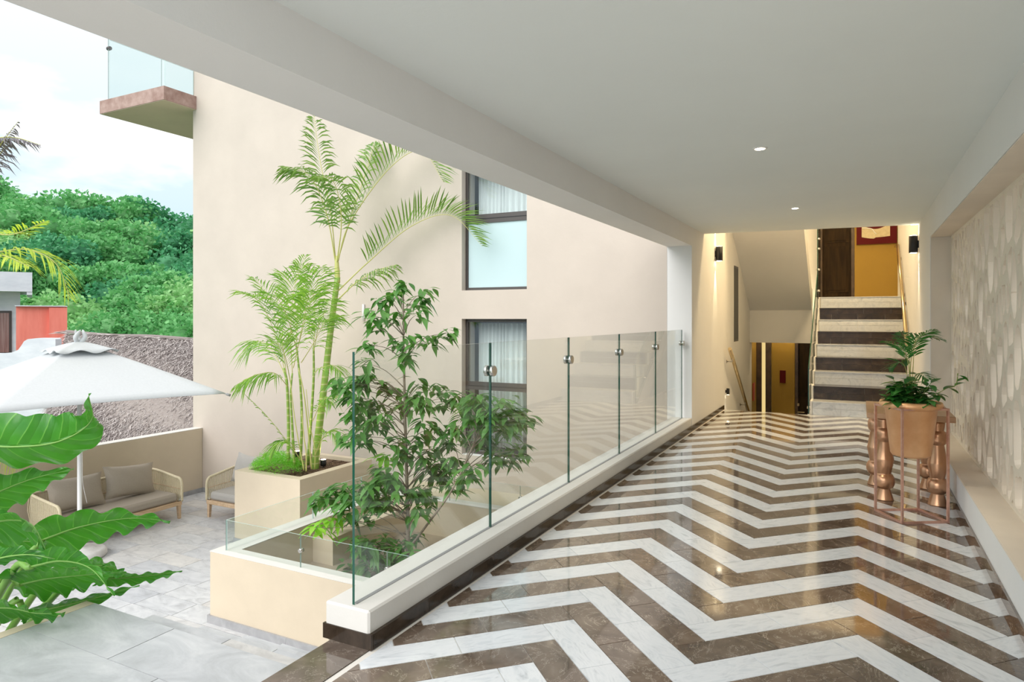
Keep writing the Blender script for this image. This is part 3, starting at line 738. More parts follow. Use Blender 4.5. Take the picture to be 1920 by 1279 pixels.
# parapet and facade
pw = MB(); pw.cbox((-10.20, -3, TZ-.4), (-10.004, YF, -.595), .008); ppw = pw.build('wall_parapet', M['cream'], None, kind='structure'); box('parapet_cap', (-10.198, -3, -.595), (-10.006, YF-.001, -.588), M['kerb'], ppw)
bb = struct('baseboard_parapet', (-10.004, -3, TZ), (-9.995, YF, TZ+.072), M['dgrout'])
y = 2.0
while y < YF-.1: y1 = min(y+.6, YF-.01); box('skirting_stone', (-10.0, y+.001, TZ), (-9.988, y1-.001, TZ+.075), M['skirt'], bb); y = y1
fc = MB(); X0f, X1f = -10.25, -1.70
wx0, wx1 = -4.80, -3.815; zz = [(-.56, 1.285), (1.67, 3.42)]
fc.box((X0f, YF, TZ-.5), (wx0, YF+.35, 8.0)); fc.box((wx1, YF, TZ-.5), (-1.99, YF+.35, 8.0))
fc.box((wx0, YF, TZ-.5), (wx1, YF+.35, zz[0][0])); fc.box((wx0, YF, zz[0][1]), (wx1, YF+.35, zz[1][0])); fc.box((wx0, YF, zz[1][1]), (wx1, YF+.35, 8.0))
fc.box((X0f, YF+.35, TZ-.5), (X0f+.3, YF+6, 8.0))
fc.build('wall_facade', M['facade'], None, kind='structure')
bb = struct('baseboard_facade', (-10.0, YF-.008, TZ), (-7.36, YF, TZ+.072), M['dgrout'])
x = -10.0
while x < -7.4: x1 = min(x+.6, -7.36); box('skirting_stone', (x+.001, YF-.015, TZ), (x1-.001, YF-.001, TZ+.075), M['skirt'], bb); x = x1
def facade_window(n, z0, z1, zm0, zm1, frost):
    yy = YF+.10
    f = MB(); ft = .042
    f.box((wx0, yy, z0), (wx0+ft, yy+.03, z1)); f.box((wx1-ft, yy, z0), (wx1, yy+.03, z1)); f.box((wx0+ft, yy, z0), (wx1-ft, yy+.03, z0+ft)); f.box((wx0+ft, yy, z1-ft), (wx1-ft, yy+.03, z1))
    wn = f.build('window_%d' % n, M['frame'], None, kind='structure')
    r = MB(); r.box((wx0+ft, yy-.004, zm0), (wx1-ft, yy+.03, zm1)); r.build('window_mullion', M['frame'], wn)
    r = MB(); r.box((wx0+ft, yy-.010, (zm0+zm1)/2-.004), (wx1-ft, yy-.004, (zm0+zm1)/2+.004)); r.build('window_seal', M['black'], wn)
    box('pane', (wx0+ft, yy+.012, zm1), (wx1-ft, yy+.018, z1-ft), M['winglass'], wn)
    box('pane', (wx0+ft, yy+.012, z0+ft), (wx1-ft, yy+.018, zm0), M['frost'] if frost else M['winglass'], wn)
    # folded curtain behind the glass
    for (ca, cb, nm) in ((wx0+.05, wx0+.44, 0), (wx0+.43, wx1-.06 if n == 1 else wx1-.20, 1)):
        c = MB(); k = 60; vs = []
        for i in range(k+1):
            t = i/k; x = ca+(cb-ca)*t; dy = .022*math.sin(t*(cb-ca)*2*PI/(.085 if nm else .06)+.4*math.sin(t*9))
            for z in (z0+.06, z1-.06): vs.append((x, yy+.28+dy, z))
        c.add(vs, [(2*i, 2*i+2, 2*i+3, 2*i+1) for i in range(k)], 0, True)
        co = c.build('curtain', M['curtain'], wn)
        co.modifiers.new('thickness', 'SOLIDIFY').thickness = .004
    return wn
facade_window(1, zz[1][0], zz[1][1], 2.585, 2.705, True)
facade_window(2, zz[0][0], zz[0][1], .32, .43, False)
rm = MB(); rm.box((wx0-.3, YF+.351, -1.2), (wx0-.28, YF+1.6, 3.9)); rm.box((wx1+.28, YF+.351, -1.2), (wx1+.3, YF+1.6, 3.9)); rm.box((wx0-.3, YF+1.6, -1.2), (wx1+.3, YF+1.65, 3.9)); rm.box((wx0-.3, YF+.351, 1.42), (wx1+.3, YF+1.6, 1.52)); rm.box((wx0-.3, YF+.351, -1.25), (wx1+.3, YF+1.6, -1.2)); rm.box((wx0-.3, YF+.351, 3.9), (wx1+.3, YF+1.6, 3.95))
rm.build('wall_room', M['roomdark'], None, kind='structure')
struct('trim_4', (wx0, YF+.001, -.568), (wx1, YF+.10, -.556), M['white'])
struct('trim_5', (wx0, YF+.001, 1.665), (wx1, YF+.10, 1.672), M['facade'])
dp = MB().tube([(-6.485, YF-.02, 1.26), (-6.485, YF-.02, 1.50)], .018, 8).box((-6.51, YF-.03, 1.30), (-6.46, YF, 1.33)); o = dp.build('drain_pipe', M['whitemetal'], None)
tag(o, 'short pale pipe fixed to the cream facade behind tall palm', 'pipe')
# balcony
bal = MB(); bal.box((-11.9, 7.21, 4.90), (-10.16, YF+.002, 5.125)); bal.box((-11.9, YF, 4.90), (-10.251, 12.5, 5.125))
bl = bal.build('balcony_slab', M['brownslab'], None, kind='structure')
MB().box((-11.89, 7.22, 4.892), (-10.17, YF-.002, 4.8995)).box((-11.89, YF-.002, 4.892), (-10.252, 12.4, 4.8995)).build('balcony_soffit', M['cream'], bl)
bg_ = thing('balcony_glass', (-11.0, 7.3, 5.125), 'clear glass guard of the brown balcony high on the corner', 'balustrade')
slab_glass('glass_pane', [(-11.72, 7.26, 5.1), (-10.28, 7.26, 5.1), (-10.28, 7.26, 6.2), (-11.72, 7.26, 6.2)], .012, bg_, M['glass'], M['glassedgepale'])
slab_glass('glass_pane', [(-11.74, 7.28, 5.1), (-11.74, 9.9, 5.1), (-11.74, 9.9, 6.2), (-11.74, 7.28, 6.2)], .012, bg_, M['glass'], M['glassedgepale'])
slab_glass('glass_pane', [(-11.74, 9.93, 5.1), (-11.74, 12.4, 5.1), (-11.74, 12.4, 6.2), (-11.74, 9.93, 6.2)], .012, bg_, M['glass'], M['glassedgepale'])
slab_glass('glass_pane', [(-10.24, 7.28, 5.1), (-10.24, YF-.01, 5.1), (-10.24, YF-.01, 6.2), (-10.24, 7.28, 6.2)], .012, bg_, M['glass'], M['glassedgepale'])
for p in ((-11.74, 7.28, 6.05), (-11.74, 9.915, 6.0)): MB().lathe([(.03, -.04), (.035, -.03), (.035, .03), (.03, .04)], p, 12, ax='x').build('clip', M['frame'], bg_)

# ------------------------------------------------------------------ big palm planter
PX0, PX1, PY0, PY1, PT = -7.34, -6.18, 6.23, 7.62, -.72
pl = MB()
for a, b in (((PX0, PY0, TZ), (PX1, PY0+.13, PT)), ((PX0, PY1-.10, TZ), (PX1, PY1, PT)), ((PX0, PY0+.13, TZ), (PX0+.12, PY1-.10, PT)), ((PX1-.13, PY0+.13, TZ), (PX1, PY1-.10, PT))): pl.box(a, b)
po = pl.build('planter_box', M['cream'], None, loc=(-6.76, 6.9, TZ)); tag(po, 'large square sand coloured masonry planter holding the palms', 'planter')
box('mulch', (PX0+.11, PY0+.12, PT-.25), (PX1-.12, PY1-.09, PT-.05), M['mulch'], po)
box('skirting_stone', (PX0-.014, PY0-.014, TZ), (PX1+.014, PY0, TZ+.075), M['skirt'], po); box('skirting_stone', (PX0-.014, PY0, TZ), (PX0, PY1, TZ+.075), M['skirt'], po)
ch = MB(); rr = random.Random(2)
for i in range(420):
    x, y = rr.uniform(PX0+.6, PX1-.15), rr.uniform(PY0+.16, PY1-.14); a = rr.uniform(0, PI); l_ = rr.uniform(.015, .04)
    Tm = Matrix.Translation((x, y, PT-.045)) @ Matrix.Rotation(a, 4, 'Z') @ Matrix.Rotation(rr.uniform(-.5, .5), 4, 'X')
    ch.box((-l_, -.007, -.004), (l_, .007, .004), 0, Tm)
ch.build('bark_chips', M['mulch'], po, kind='stuff')
# ------------------------------------------------------------------ palms
def frond(px, lmax=.30, wd=.016, n=38, up=.55, droop=.5, rad=.007, m='palm', sides=(1, -1), start=.25, fwd=.55, parent=None, seed=0):
    rr = random.Random(seed*7+len(px)); P = path([W(*q) for q in px], 14); m_ = len(P)
    mb = MB(); mb.tube(P, [rad*(1-.8*i/(m_-1)) for i in range(m_)], 5, 1)
    for i in range(n):
        t = start+(1-start)*(i+.5)/n; f = t*(m_-1); k = min(int(f), m_-2); p = P[k].lerp(P[k+1], f-k); T = (P[k+1]-P[k]).normalized()
        U = Vector((0, 0, 1)); U = U-T*U.dot(T)
        U = U.normalized() if U.length > .2 else Vector((S, -CO, 0))
        Sd = T.cross(U).normalized(); prof = math.sin(PI*min(1, .18+.80*(i+.5)/n))**.7
        for s_ in sides:
            if rr.random() < .04: continue
            dr = T*(fwd+.3*t)+Sd*s_*.8+U*up+Vector((rr.uniform(-.12, .12), rr.uniform(-.12, .12), rr.uniform(-.12, .12)))
            mb.strip(p, dr, T, lmax*prof*rr.uniform(.85, 1.1), wd, droop*rr.uniform(.6, 1.4))
    return mb.build('frond', [M[m], M['stempale']], parent)
tp = thing('tall_palm', W(592, 868, 9.2), 'tallest palm with ringed green trunk rising from the planter', 'palm')
trunk = path([W(590, 885, 9.2), W(594, 840, 9.2), W(606, 740, 9.2), W(620, 620, 9.2), W(633, 520, 9.2)], 8)
MB().tube(trunk, [.055-.017*i/(len(trunk)-1) for i in range(len(trunk))], 12).build('trunk', M['stem'], tp)
MB().tube(path([W(633, 530, 9.2), W(632, 505, 9.2), W(631, 480, 9.2)], 4), [.036]*4+[.034, .03, .028, .022, .016], 10).build('crown_shaft', M['stempale'], tp)
D = 9.2
FR = [([(630, 500, D), (620, 400, D), (600, 300, D+.1), (588, 212, D+.2)], .36, 40, .1, .5, (1, -1)),
      ([(630, 498, D), (612, 400, D-.1), (580, 330, D-.3), (532, 312, D-.5)], .34, 34, .15, .6, (1, -1)),
      ([(631, 500, D), (655, 420, D), (728, 318, D-.2), (790, 283, D-.3), (832, 342, D-.5)], .42, 46, .9, .25, (1, -1)),
      ([(634, 545, D), (690, 492, D), (770, 425, D-.2), (845, 404, D-.3), (905, 462, D-.4)], .42, 46, .95, .2, (1, -1)),
      ([(631, 495, D), (660, 400, D+.2), (690, 310, D+.4), (702, 268, D+.5)], .32, 36, .3, .5, (1, -1)),
      ([(636, 560, D), (668, 530, D-.2), (705, 508, D-.4), (744, 496, D-.7)], .24, 26, .2, .8, (1, -1)),
      ([(631, 500, D), (640, 410, D-.2), (625, 340, D-.4), (590, 330, D-.7)], .30, 30, .2, .6, (1, -1))]
for i, (px, lm, n, u_, dr, sd_) in enumerate(FR): frond(px, lm*1.4, .024, n+2, u_, dr, .010, 'palmdeep', sd_, .24, .65, tp, i)
ap = thing('areca_palm', W(555, 862, 8.9), 'bushy pale green clumping palm left of the tall trunk in planter', 'palm')
D = 8.9
for i, (px, r_) in enumerate((([(540, 872, D), (541, 800, D), (538, 720, D), (532, 690, D)], .024), ([(552, 876, D-.1), (548, 800, D-.1), (545, 740, D-.1), (548, 700, D-.1)], .018), ([(563, 876, D), (566, 790, D), (563, 720, D), (556, 650, D)], .020),
                            ([(577, 872, D+.3), (583, 790, D+.3), (588, 710, D+.3), (588, 650, D+.3)], .022), ([(584, 880, D-.1), (578, 810, D-.1), (570, 740, D-.2), (560, 690, D-.2)], .010), ([(570, 882, D-.2), (560, 830, D-.2), (552, 780, D-.2), (545, 720, D-.2)], .008), ([(590, 880, D), (590, 840, D), (580, 790, D), (574, 730, D)], .007), ([(574, 884, D-.2), (574, 850, D-.2), (570, 820, D-.2), (566, 770, D-.2)], .009))):
    P = path([W(*q) for q in px], 6); MB().tube(P, [r_*(1-.4*k/(len(P)-1)) for k in range(len(P))], 8).build('stem', M['stem'] if r_ > .015 else M['stempale'], ap)
AR = [([(538, 715, D), (520, 640, D), (490, 570, D-.2), (452, 548, D-.5)], .34, .5, .5), ([(538, 712, D), (528, 640, D), (505, 560, D+.2), (478, 522, D+.3)], .34, .4, .4),
      ([(548, 700, D), (545, 620, D), (552, 540, D-.1), (572, 480, D-.2)], .34, .3, .4), ([(556, 660, D), (575, 590, D), (592, 540, D-.2), (602, 500, D-.5)], .36, .3, .5),
      ([(588, 650, D+.3), (590, 590, D+.3), (582, 530, D+.2), (562, 496, D)], .34, .3, .5), ([(540, 725, D), (515, 700, D-.3), (480, 703, D-.5), (442, 722, D-.7)], .20, .1, .9),
      ([(556, 655, D), (540, 600, D-.3), (520, 560, D-.6), (492, 555, D-.8)], .30, .4, .5), ([(545, 720, D), (535, 670, D-.4), (522, 645, D-.6), (505, 648, D-.7)], .26, .6, .3),
      ([(588, 660, D+.3), (598, 610, D), (612, 580, D-.3), (622, 560, D-.5)], .30, .2, .6), ([(540, 715, D), (512, 660, D+.2), (485, 640, D+.3), (462, 660, D+.2)], .28, .2, .7),
      ([(556, 650, D), (556, 590, D+.2), (545, 540, D+.4), (530, 512, D+.5)], .34, .3, .4), ([(586, 790, D), (600, 760, D-.2), (615, 745, D-.3), (622, 760, D-.4)], .16, .3, .8),
      ([(590, 855, D), (606, 820, D-.1), (622, 812, D-.2), (638, 830, D-.3)], .20, .6, .6), ([(560, 860, D), (545, 830, D-.3), (525, 830, D-.4), (508, 845, D-.5)], .18, .4, .7),
      ([(570, 870, D), (540, 830, D-.2), (500, 780, D-.3), (458, 738, D-.4)], .10, .1, .3), ([(588, 700, D+.3), (602, 690, D), (625, 685, D-.2), (640, 700, D-.3)], .22, .2, .7),
      ([(565, 680, D), (590, 640, D-.4), (608, 605, D-.6), (618, 600, D-.7)], .32, .3, .6), ([(550, 690, D), (565, 620, D-.4), (575, 570, D-.6), (580, 545, D-.8)], .34, .3, .5)]
for i, (px, lm, u_, dr) in enumerate(AR): frond(px, lm*1.5, .020, 30, u_, dr, .006, 'palm', (1, -1), .18, .95, ap, 20+i)
fb = thing('asparagus_fern', (-6.95, 6.55, PT-.05), 'low bright green feathery fern spilling over front corner of planter', 'fern')
rr = random.Random(9); fm = MB()
for i in range(1300):
    a = rr.uniform(0, 2*PI); r_ = rr.uniform(0, 1)**.6; x = -6.92+math.cos(a)*r_*.36+.05; y = 6.52+math.sin(a)*r_*.22; hh = .27*(1-r_*r_*.6)
    p = Vector((x, y, PT-.04+hh*rr.uniform(.3, 1))); d = Vector((math.cos(a)*r_+rr.uniform(-.6, .6), math.sin(a)*r_+rr.uniform(-.6, .6), rr.uniform(.1, .9))).normalized()
    for k in range(5):
        q = p+d*(.014*k); s_ = Vector((rr.uniform(-1, 1), rr.uniform(-1, 1), rr.uniform(-.4, .6)))
        fm.strip(q, d*.5+s_, d, .035, .006, .2)
fm.build('feathery_foliage', M['fern'], fb, kind='stuff')
for x, y, lb in ((-6.72, 6.72, 'small glowing garden spotlight half hidden in the fern'), (-6.56, 7.05, 'small glowing garden spotlight at foot of tall palm trunk')):
    t = thing('garden_spotlight', (x, y, PT-.05), lb, 'spotlight')
    z = PT+.16 if x < -6.6 else PT-.0
    MB().lathe([(.035, -.02), (.04, .0), (.04, .06), (.036, .065)], (x, y, z), 16).build('lamp_body', M['black'], t)
    MB().lathe([(.034, 0), (.034, .004)], (x, y, z+.064), 16).build('lens', M['lamp'], t)
    MB().tube([(x, y, PT-.10), (x, y, z-.01)], .008, 6).build('spike', M['black'], t)
    light('glow', 'SPOT', (x, y, z+.075), 14, (1, .85, .45), t, (PI, 0, 0), spot_size=math.radians(100), spot_blend=.8, shadow_soft_size=.03)

# ------------------------------------------------------------------ the tree in the light well
def leaf_mesh(ln, wd, m, dr=.25, fold=.25):
    return MB().leaf((0, 0, 0), (1, 0, 0), (0, 0, 1), ln, wd, dr, 0, 3, fold, (0, .62, 1, .9, .45, 0)).mesh('leaf', m)
tr = thing('well_tree', W(763, 1005, 7.3), 'slender leafy tree with drooping dark green leaflets in the light well', 'tree')
D = 7.3
stem = path([W(765, 1050, D), W(764, 950, D), W(760, 800, D), W(757, 660, D), W(756, 545, D)], 8)
MB().tube(stem, [.024-.017*i/(len(stem)-1) for i in range(len(stem))], 8).build('trunk', M['bark'], tr)
stem2 = path([W(766, 1030, D), W(800, 985, D-.2), W(850, 915, D-.4), W(890, 830, D-.5), W(918, 790, D-.5)], 6)
MB().tube(stem2, [.016-.010*i/(len(stem2)-1) for i in range(len(stem2))], 6).build('side_branch', M['bark'], tr)
CL = [(370, 75), (300, 130), (450, 105), (430, 140), (340, 110), (240, 190), (270, 240), (340, 200), (470, 290), (540, 260), (350, 300), (240, 310), (380, 360), (230, 380), (400, 290), (420, 190), (290, 190),
      (120, 460), (180, 450), (230, 440), (300, 470), (430, 460), (500, 480), (560, 510), (200, 530), (260, 540), (380, 550), (440, 530), (530, 530), (340, 500), (170, 590), (230, 620), (300, 620), (150, 670), (220, 680), (350, 690), (420, 680),
      (480, 640), (560, 640), (540, 700), (620, 540), (680, 530), (640, 600), (700, 580), (760, 540), (810, 570), (720, 640), (780, 640), (820, 600), (650, 670), (700, 700), (760, 710), (800, 740), (740, 760), (380, 740), (440, 740), (730, 600), (770, 590), (680, 640),
      (520, 780), (580, 790), (500, 820), (620, 820), (580, 860), (440, 880), (470, 920), (320, 820), (280, 850), (220, 880), (120, 880), (70, 890), (250, 900), (300, 920), (350, 880), (130, 950), (90, 1000), (50, 1030), (160, 990), (240, 970), (420, 960),
      (190, 1080), (240, 1100), (300, 1080), (350, 1110), (400, 1070), (420, 1120), (290, 1150), (170, 1180), (330, 1170), (240, 1180), (380, 1160), (200, 860), (160, 920), (300, 760), (460, 800)]
rr = random.Random(11); CL += [(a+rr.choice((-1, 1))*rr.uniform(15, 38), b+rr.uniform(-25, 25)) for a, b in CL[17:] if rr.random() < .55]; nleaf = 0; spare = {'d': MB(), 'l': MB()}
lmd = [leaf_mesh(.17, .060, M['leafdark'], d_) for d_ in (.15, .35, .55)]; lml = [leaf_mesh(.14, .042, M['leaflime'], d_) for d_ in (.3, .5)]
twigs = MB()
order = list(range(len(CL))); rr.shuffle(order)
for ci in order:
    cx, cy = CL[ci]; u, v = 580+cx*.4767, 500+cy*.4767
    lime = (cx < 140 and 950 < cy < 1060) or (cx, cy) == (300, 760)
    dep = D+rr.uniform(-.45, .35)-(.3 if cx > 600 else 0); c = W(u, v, dep)
    src = stem2[min(len(stem2)-1, max(3, int((c.z+1.3)*12)))] if (cx > 560 and 500 < cy < 840) else min(stem, key=lambda p: abs(p.z-(c.z-.22)))
    mid = (Vector(src)+c)*.5+Vector((0, 0, .05)); tp_ = path([src, mid, c], 4)
    twigs.tube(tp_, [.006-.004*k/(len(tp_)-1) for k in range(len(tp_))], 4)
    outd = Vector((c.x-src[0], c.y-src[1], 0)); outd = outd.normalized() if outd.length > .01 else Vector((1, 0, 0))
    nl = rr.randint(14, 19)
    for k in range(nl):
        a = 2*PI*k/nl+rr.uniform(-.3, .3); d = Vector((math.cos(a), math.sin(a), rr.uniform(-.65, .25)))+outd*.4
        base = c+Vector((rr.uniform(-.08, .08), rr.uniform(-.08, .08), rr.uniform(-.06, .07)))
        if nleaf < 280:
            o = bpy.data.objects.new('leaf', rr.choice(lml if lime else lmd)); COL.link(o); o.parent = tr; o.location = base-tr.location
            o.rotation_euler = d.to_track_quat('X', 'Z').to_euler(); sc_ = rr.uniform(.75, 1.15); o.scale = (sc_, sc_, sc_); nleaf += 1
        else: spare['l' if lime else 'd'].leaf(base, d, (0, 0, 1), .17*rr.uniform(.75, 1.15), .060, rr.uniform(.15, .55), 0, 3, .25, (0, .62, 1, .9, .45, 0))
twigs.build('twigs', M['bark'], tr, kind='stuff')
spare['d'].build('leaves', M['leafdark'], tr, kind='stuff')
if spare['l'].v: spare['l'].build('young_leaves', M['leaflime'], tr, kind='stuff')

# ------------------------------------------------------------------ outdoor seating
def cushion_mb(w_, h_, t_, n=14):           # a stuffed square pillow standing in its own x (width) z (height) plane
    mb = MB()
    for s_ in (-1, 1):
        vs = []
        for i in range(n+1):
            for j in range(n+1):
                a, b = 2*i/n-1, 2*j/n-1; th = t_*.5*((1-a*a)*(1-b*b))**.55
                pin = 1-.10*(1-abs(a)**2)*abs(b)**3; pin2 = 1-.10*(1-abs(b)**2)*abs(a)**3
                wr_ = .004*math.sin(9*a+7*b)*(abs(a)+abs(b))*(1-a*a)*(1-b*b)*2
                vs.append((a*w_/2*pin2, s_*(th+wr_), b*h_/2*pin))
        fs = [(i*(n+1)+j, (i+1)*(n+1)+j, (i+1)*(n+1)+j+1, i*(n+1)+j+1) for i in range(n) for j in range(n)]
        if s_ > 0: fs = [f[::-1] for f in fs]
        mb.add(vs, fs, 0, True)
    return mb
def seating(name, org, rz, Lx, Dp, label, cat, cush):
    # local: x along the length, y from front (0) to back (Dp), z up
    R = Matrix.Translation(org) @ Matrix.Rotation(rz, 4, 'Z')
    t = thing(name, org, label, cat)
    def put(mb, nm, m, par=t, **kw):
        mb.v = [R @ p for p in mb.v]; return mb.build(nm, m, par, **kw)
    for (x, y) in ((.04, .05), (Lx-.04, .05), (.04, Dp-.05), (Lx-.04, Dp-.05)):
        mb = MB(); sx = 1 if x < Lx/2 else -1
        vs = []
        for z, wv, of in ((0, .018, .012), (.26, .026, 0)):
            for a, b in ((-1, -1), (1, -1), (1, 1), (-1, 1)): vs.append((x+a*wv-sx*of, y+b*wv, z))
        mb.add(vs, [(3, 2, 1, 0), (4, 5, 6, 7), (0, 1, 5, 4), (1, 2, 6, 5), (2, 3, 7, 6), (3, 0, 4, 7)]); put(mb, 'leg', M['teak'])
    f = MB(); f.cbox((0, .02, .20), (Lx, .07, .26), .006); f.cbox((0, Dp-.07, .20), (Lx, Dp-.02, .26), .006); f.cbox((0.0, .07, .20), (.06, Dp-.07, .26), .006); f.cbox((Lx-.06, .07, .20), (Lx, Dp-.07, .26), .006); f.box((.06, .07, .235), (Lx-.06, Dp-.07, .25))
    put(f, 'seat_frame', M['teak'])
    so = put(MB().cbox((.055, .03, .262), (Lx-.055, Dp-.09, .385), .03), 'seat_cushion', cush); rounded(so, .02, 3)
    # metal loop and rope of arms and back
    hA, hB = .60, .66
    loop = []
    loop += [(0, .03, .25), (0, .03, hA-.10), (0, .07, hA-.02), (0, .16, hA)]
    loop += [(0, Dp-.16, hB), (.04, Dp-.05, hB), (.16, Dp, hB), (Lx-.16, Dp, hB), (Lx-.04, Dp-.05, hB), (Lx, Dp-.16, hB), (Lx, .16, hA), (Lx, .07, hA-.02), (Lx, .03, hA-.10), (Lx, .03, .25)]
    P = path(loop, 8); put(MB().tube(P, .019, 8), 'rim', M['rope'])
    # vertical rope strands
    ropes = MB(); cum = 0; last = None; step = .026
    base = []
    for i in range(len(P)-1):
        p, q = P[i], P[i+1]
        if p.z < hA-.12 and (p.y < .06): continue
        d = (Vector((q.x, q.y, 0))-Vector((p.x, p.y, 0))).length
        k = 0
        while cum <= d:
            tt = cum/d if d > 0 else 0; a = p.lerp(q, tt); bx = min(max(a.x, .03), Lx-.03); by = min(max(a.y, .06), Dp-.04)
            bulge = Vector(((-1 if a.x < Lx/2 else 1)*.02 if abs(a.x-Lx/2) > Lx/2-.1 else 0, .015 if a.y > Dp-.1 else 0, 0))
            bt = Vector((bx, by, .25)); md = (a+bt)/2+bulge
            ropes.tube([a, md, bt], .0075, 5, 0, False); cum += step
        cum -= d
    put(ropes, 'rope_weave', M['rope'])
    b2 = MB()
    for zz_ in (.43,): b2.tube([(0.0, .05, zz_), (0, Dp-.1, zz_+.02), (.1, Dp-.01, zz_+.02), (Lx-.1, Dp-.01, zz_+.02), (Lx, Dp-.1, zz_+.02), (Lx, .05, zz_)], .006, 5)
    put(b2, 'brace', M['stempale'] if False else M['teak'])
    return t, R
sofa, RSf = seating('rope_sofa', (-8.93, 4.93, TZ), PI/2, 1.72, .78, 'two seat rope sofa with taupe cushions against the terrace parapet', 'sofa', M['cushion'])
def pillow(loc, rz, tilt, roll, w_, h_, t_, m, label, group=None):
    mb = cushion_mb(w_, h_, t_); R = Matrix.Translation(loc) @ Matrix.Rotation(rz, 4, 'Z') @ Matrix.Rotation(tilt, 4, 'X') @ Matrix.Rotation(roll, 4, 'Y')
    mb.v = [R @ p for p in mb.v]; o = mb.build('throw_pillow', m, None, loc=loc); tag(o, label, 'pillow'); rounded(o, .003, 1); return o
pillow((-9.44, 6.16, TZ+.615), PI/2, math.radians(-17), 0.10, .76, .47, .22, M['cushion'], 'taupe back pillow at the right end of rope sofa')
pillow((-9.44, 5.40, TZ+.61), PI/2, math.radians(-20), 0.04, .76, .46, .22, M['cushion'], 'taupe back pillow at sofa left end behind parasol pole')
arm, RA = seating('rope_armchair', (-8.68, 6.83, TZ), 0.0, .85, .74, 'rope armchair with grey cushion half hidden behind the planter', 'armchair', M['cushiongrey'])
pillow((-8.36, 7.30, TZ+.66), 0, math.radians(-16), .08, .50, .46, .17, M['cushiongrey'], 'grey pillow leaning in the rope armchair beside planter')

# parasol
UX, UY = -8.63, 4.98; z_top = .98
pz = thing('parasol', (UX, UY, TZ), 'white square parasol with drooping corners beside the rope sofa', 'parasol')
MB().lathe([(.0, 0), (.285, 0), (.30, .02), (.295, .07), (.26, .095), (.17, .10), (.16, .115), (.06, .12), (.045, .13), (0, .13)], (UX, UY, TZ), 40).build('base', M['conc'], pz)
MB().lathe([(.036, .13), (.036, .32), (.026, .33), (.026, 2.60), (.0, 2.60)], (UX, UY, TZ), 16).build('pole', M['whitemetal'], pz)
cn = [Vector((UX+a, UY+b, 0)) for a, b in ((1.53, .92), (.92, -1.53), (-1.53, -.92), (-.92, 1.53))]
def canopy(r0, r1, z0f, nseg=10, nt_=16, scal=0, lift=0):
    vs = []; top = Vector((UX, UY, z0f))
    for side in range(4):
        A_, B_ = cn[side], cn[(side+1) % 4]
        for j in range(nt_):
            t = j/nt_; e_ = A_.lerp(B_, t); 
            for i in range(nseg+1):
                s_ = r0+(r1-r0)*i/nseg; zc = z_top+(.345-z_top)*s_**1.08
                sag = .045*math.sin(PI*t)*s_*s_; up_ = .035*math.sin(PI*t)*s_
                p = Vector((UX, UY, 0)).lerp(e_, s_); p = Vector((UX, UY, 0)).lerp(p, 1-.06*math.sin(PI*t)*s_*s_)
                z = zc-up_+sag+lift
                if scal and i == nseg: z += scal*math.sin(t*PI*4)
                if scal: z += lift*(i/nseg)
                vs.append(Vector((p.x, p.y, z)))
    n = nseg+1; tot = 4*nt_; fs = [(a*n+i, ((a+1) % tot)*n+i, ((a+1) % tot)*n+i+1, a*n+i+1) for a in range(tot) for i in range(nseg)]
    return MB().add(vs, fs, 0, True)
co = canopy(.02, 1, z_top).build('canopy', M['canvas'], pz); co.modifiers.new('thickness', 'SOLIDIFY').thickness = .004
co = canopy(0.0, .27, z_top, 4, 16, .022, .035).build('vent_cap', M['canvas'], pz); co.modifiers.new('thickness', 'SOLIDIFY').thickness = .004
kn = MB()
for k in range(9):
    a = k*2.1; kn.tube(path([(UX+.02*math.cos(a), UY+.02*math.sin(a), z_top+.01), (UX+.06*math.cos(a+.8), UY+.06*math.sin(a+.8), z_top+.08), (UX+.045*math.cos(a+1.8), UY+.045*math.sin(a+1.8), z_top+.17)], 4), [.03, .03, .028, .028, .028, .026, .022, .016, .006], 6)
kn.build('tied_knot', M['canvas'], pz)
for c in cn:
    a = Vector((UX, UY, z_top-.03)); b = Vector((c.x, c.y, .335)); MB().tube([a, a.lerp(b, .5), b], .011, 6).build('rib', M['whitemetal'], pz)
    MB().tube([Vector((UX, UY, z_top-.42)), a.lerp(b, .5)], .009, 6).build('strut', M['whitemetal'], pz)
    MB().tube([b-Vector((0, 0, .0)), b+(b-a).normalized()*.05], .018, 6).build('corner_cap', M['dgrout'], pz)
MB().tube(path([(UX+.03, UY+.01, -.15), (UX+.06, UY, -.5), (UX+.05, UY+.01, -.75), (UX+.12, UY+.02, -1.0)], 5), .003, 4).build('cord', M['conc'], pz)

# ------------------------------------------------------------------ console table, pot stand and potted plant
ct = thing('console_table', (.32, 5.75, 0), 'wooden console table with four turned copper legs by the carved screen', 'table')
o = cbox('table_top', (.055, 5.38, .590), (.585, 6.11, .632), M['tablewood'], ct, .004)
lp = [(.0, 0), (.062, 0), (.060, .008), (.040, .078), (.040, .082), (.058, .092), (.068, .115), (.070, .135), (.067, .158), (.056, .180), (.044, .188), (.046, .192), (.064, .290), (.062, .296), (.041, .415), (.042, .420), (.053, .430), (.058, .450), (.058, .485), (.052, .508), (.040, .515), (.040, .519), (.046, .560), (.047, .590), (0, .590)]
lm_ = MB().lathe(lp, (0, 0, 0), 28).mesh('leg', M['copperleg'])
for (x, y) in ((.165, 5.50), (.490, 5.505), (.475, 6.00), (.125, 5.96)):
    o = bpy.data.objects.new('leg', lm_); COL.link(o); o.parent = ct; o.location = Vector((x, y, 0))-ct.location
sh = .726; q4 = [Vector((.104, 5.135, 0)), Vector((.247, 4.892, 0)), Vector((.506, 5.046, 0)), Vector((.361, 5.291, 0))]
pst = thing('plant_stand', (.305, 5.09, 0), 'open rose gold metal box frame standing in front of console table', 'plant stand')
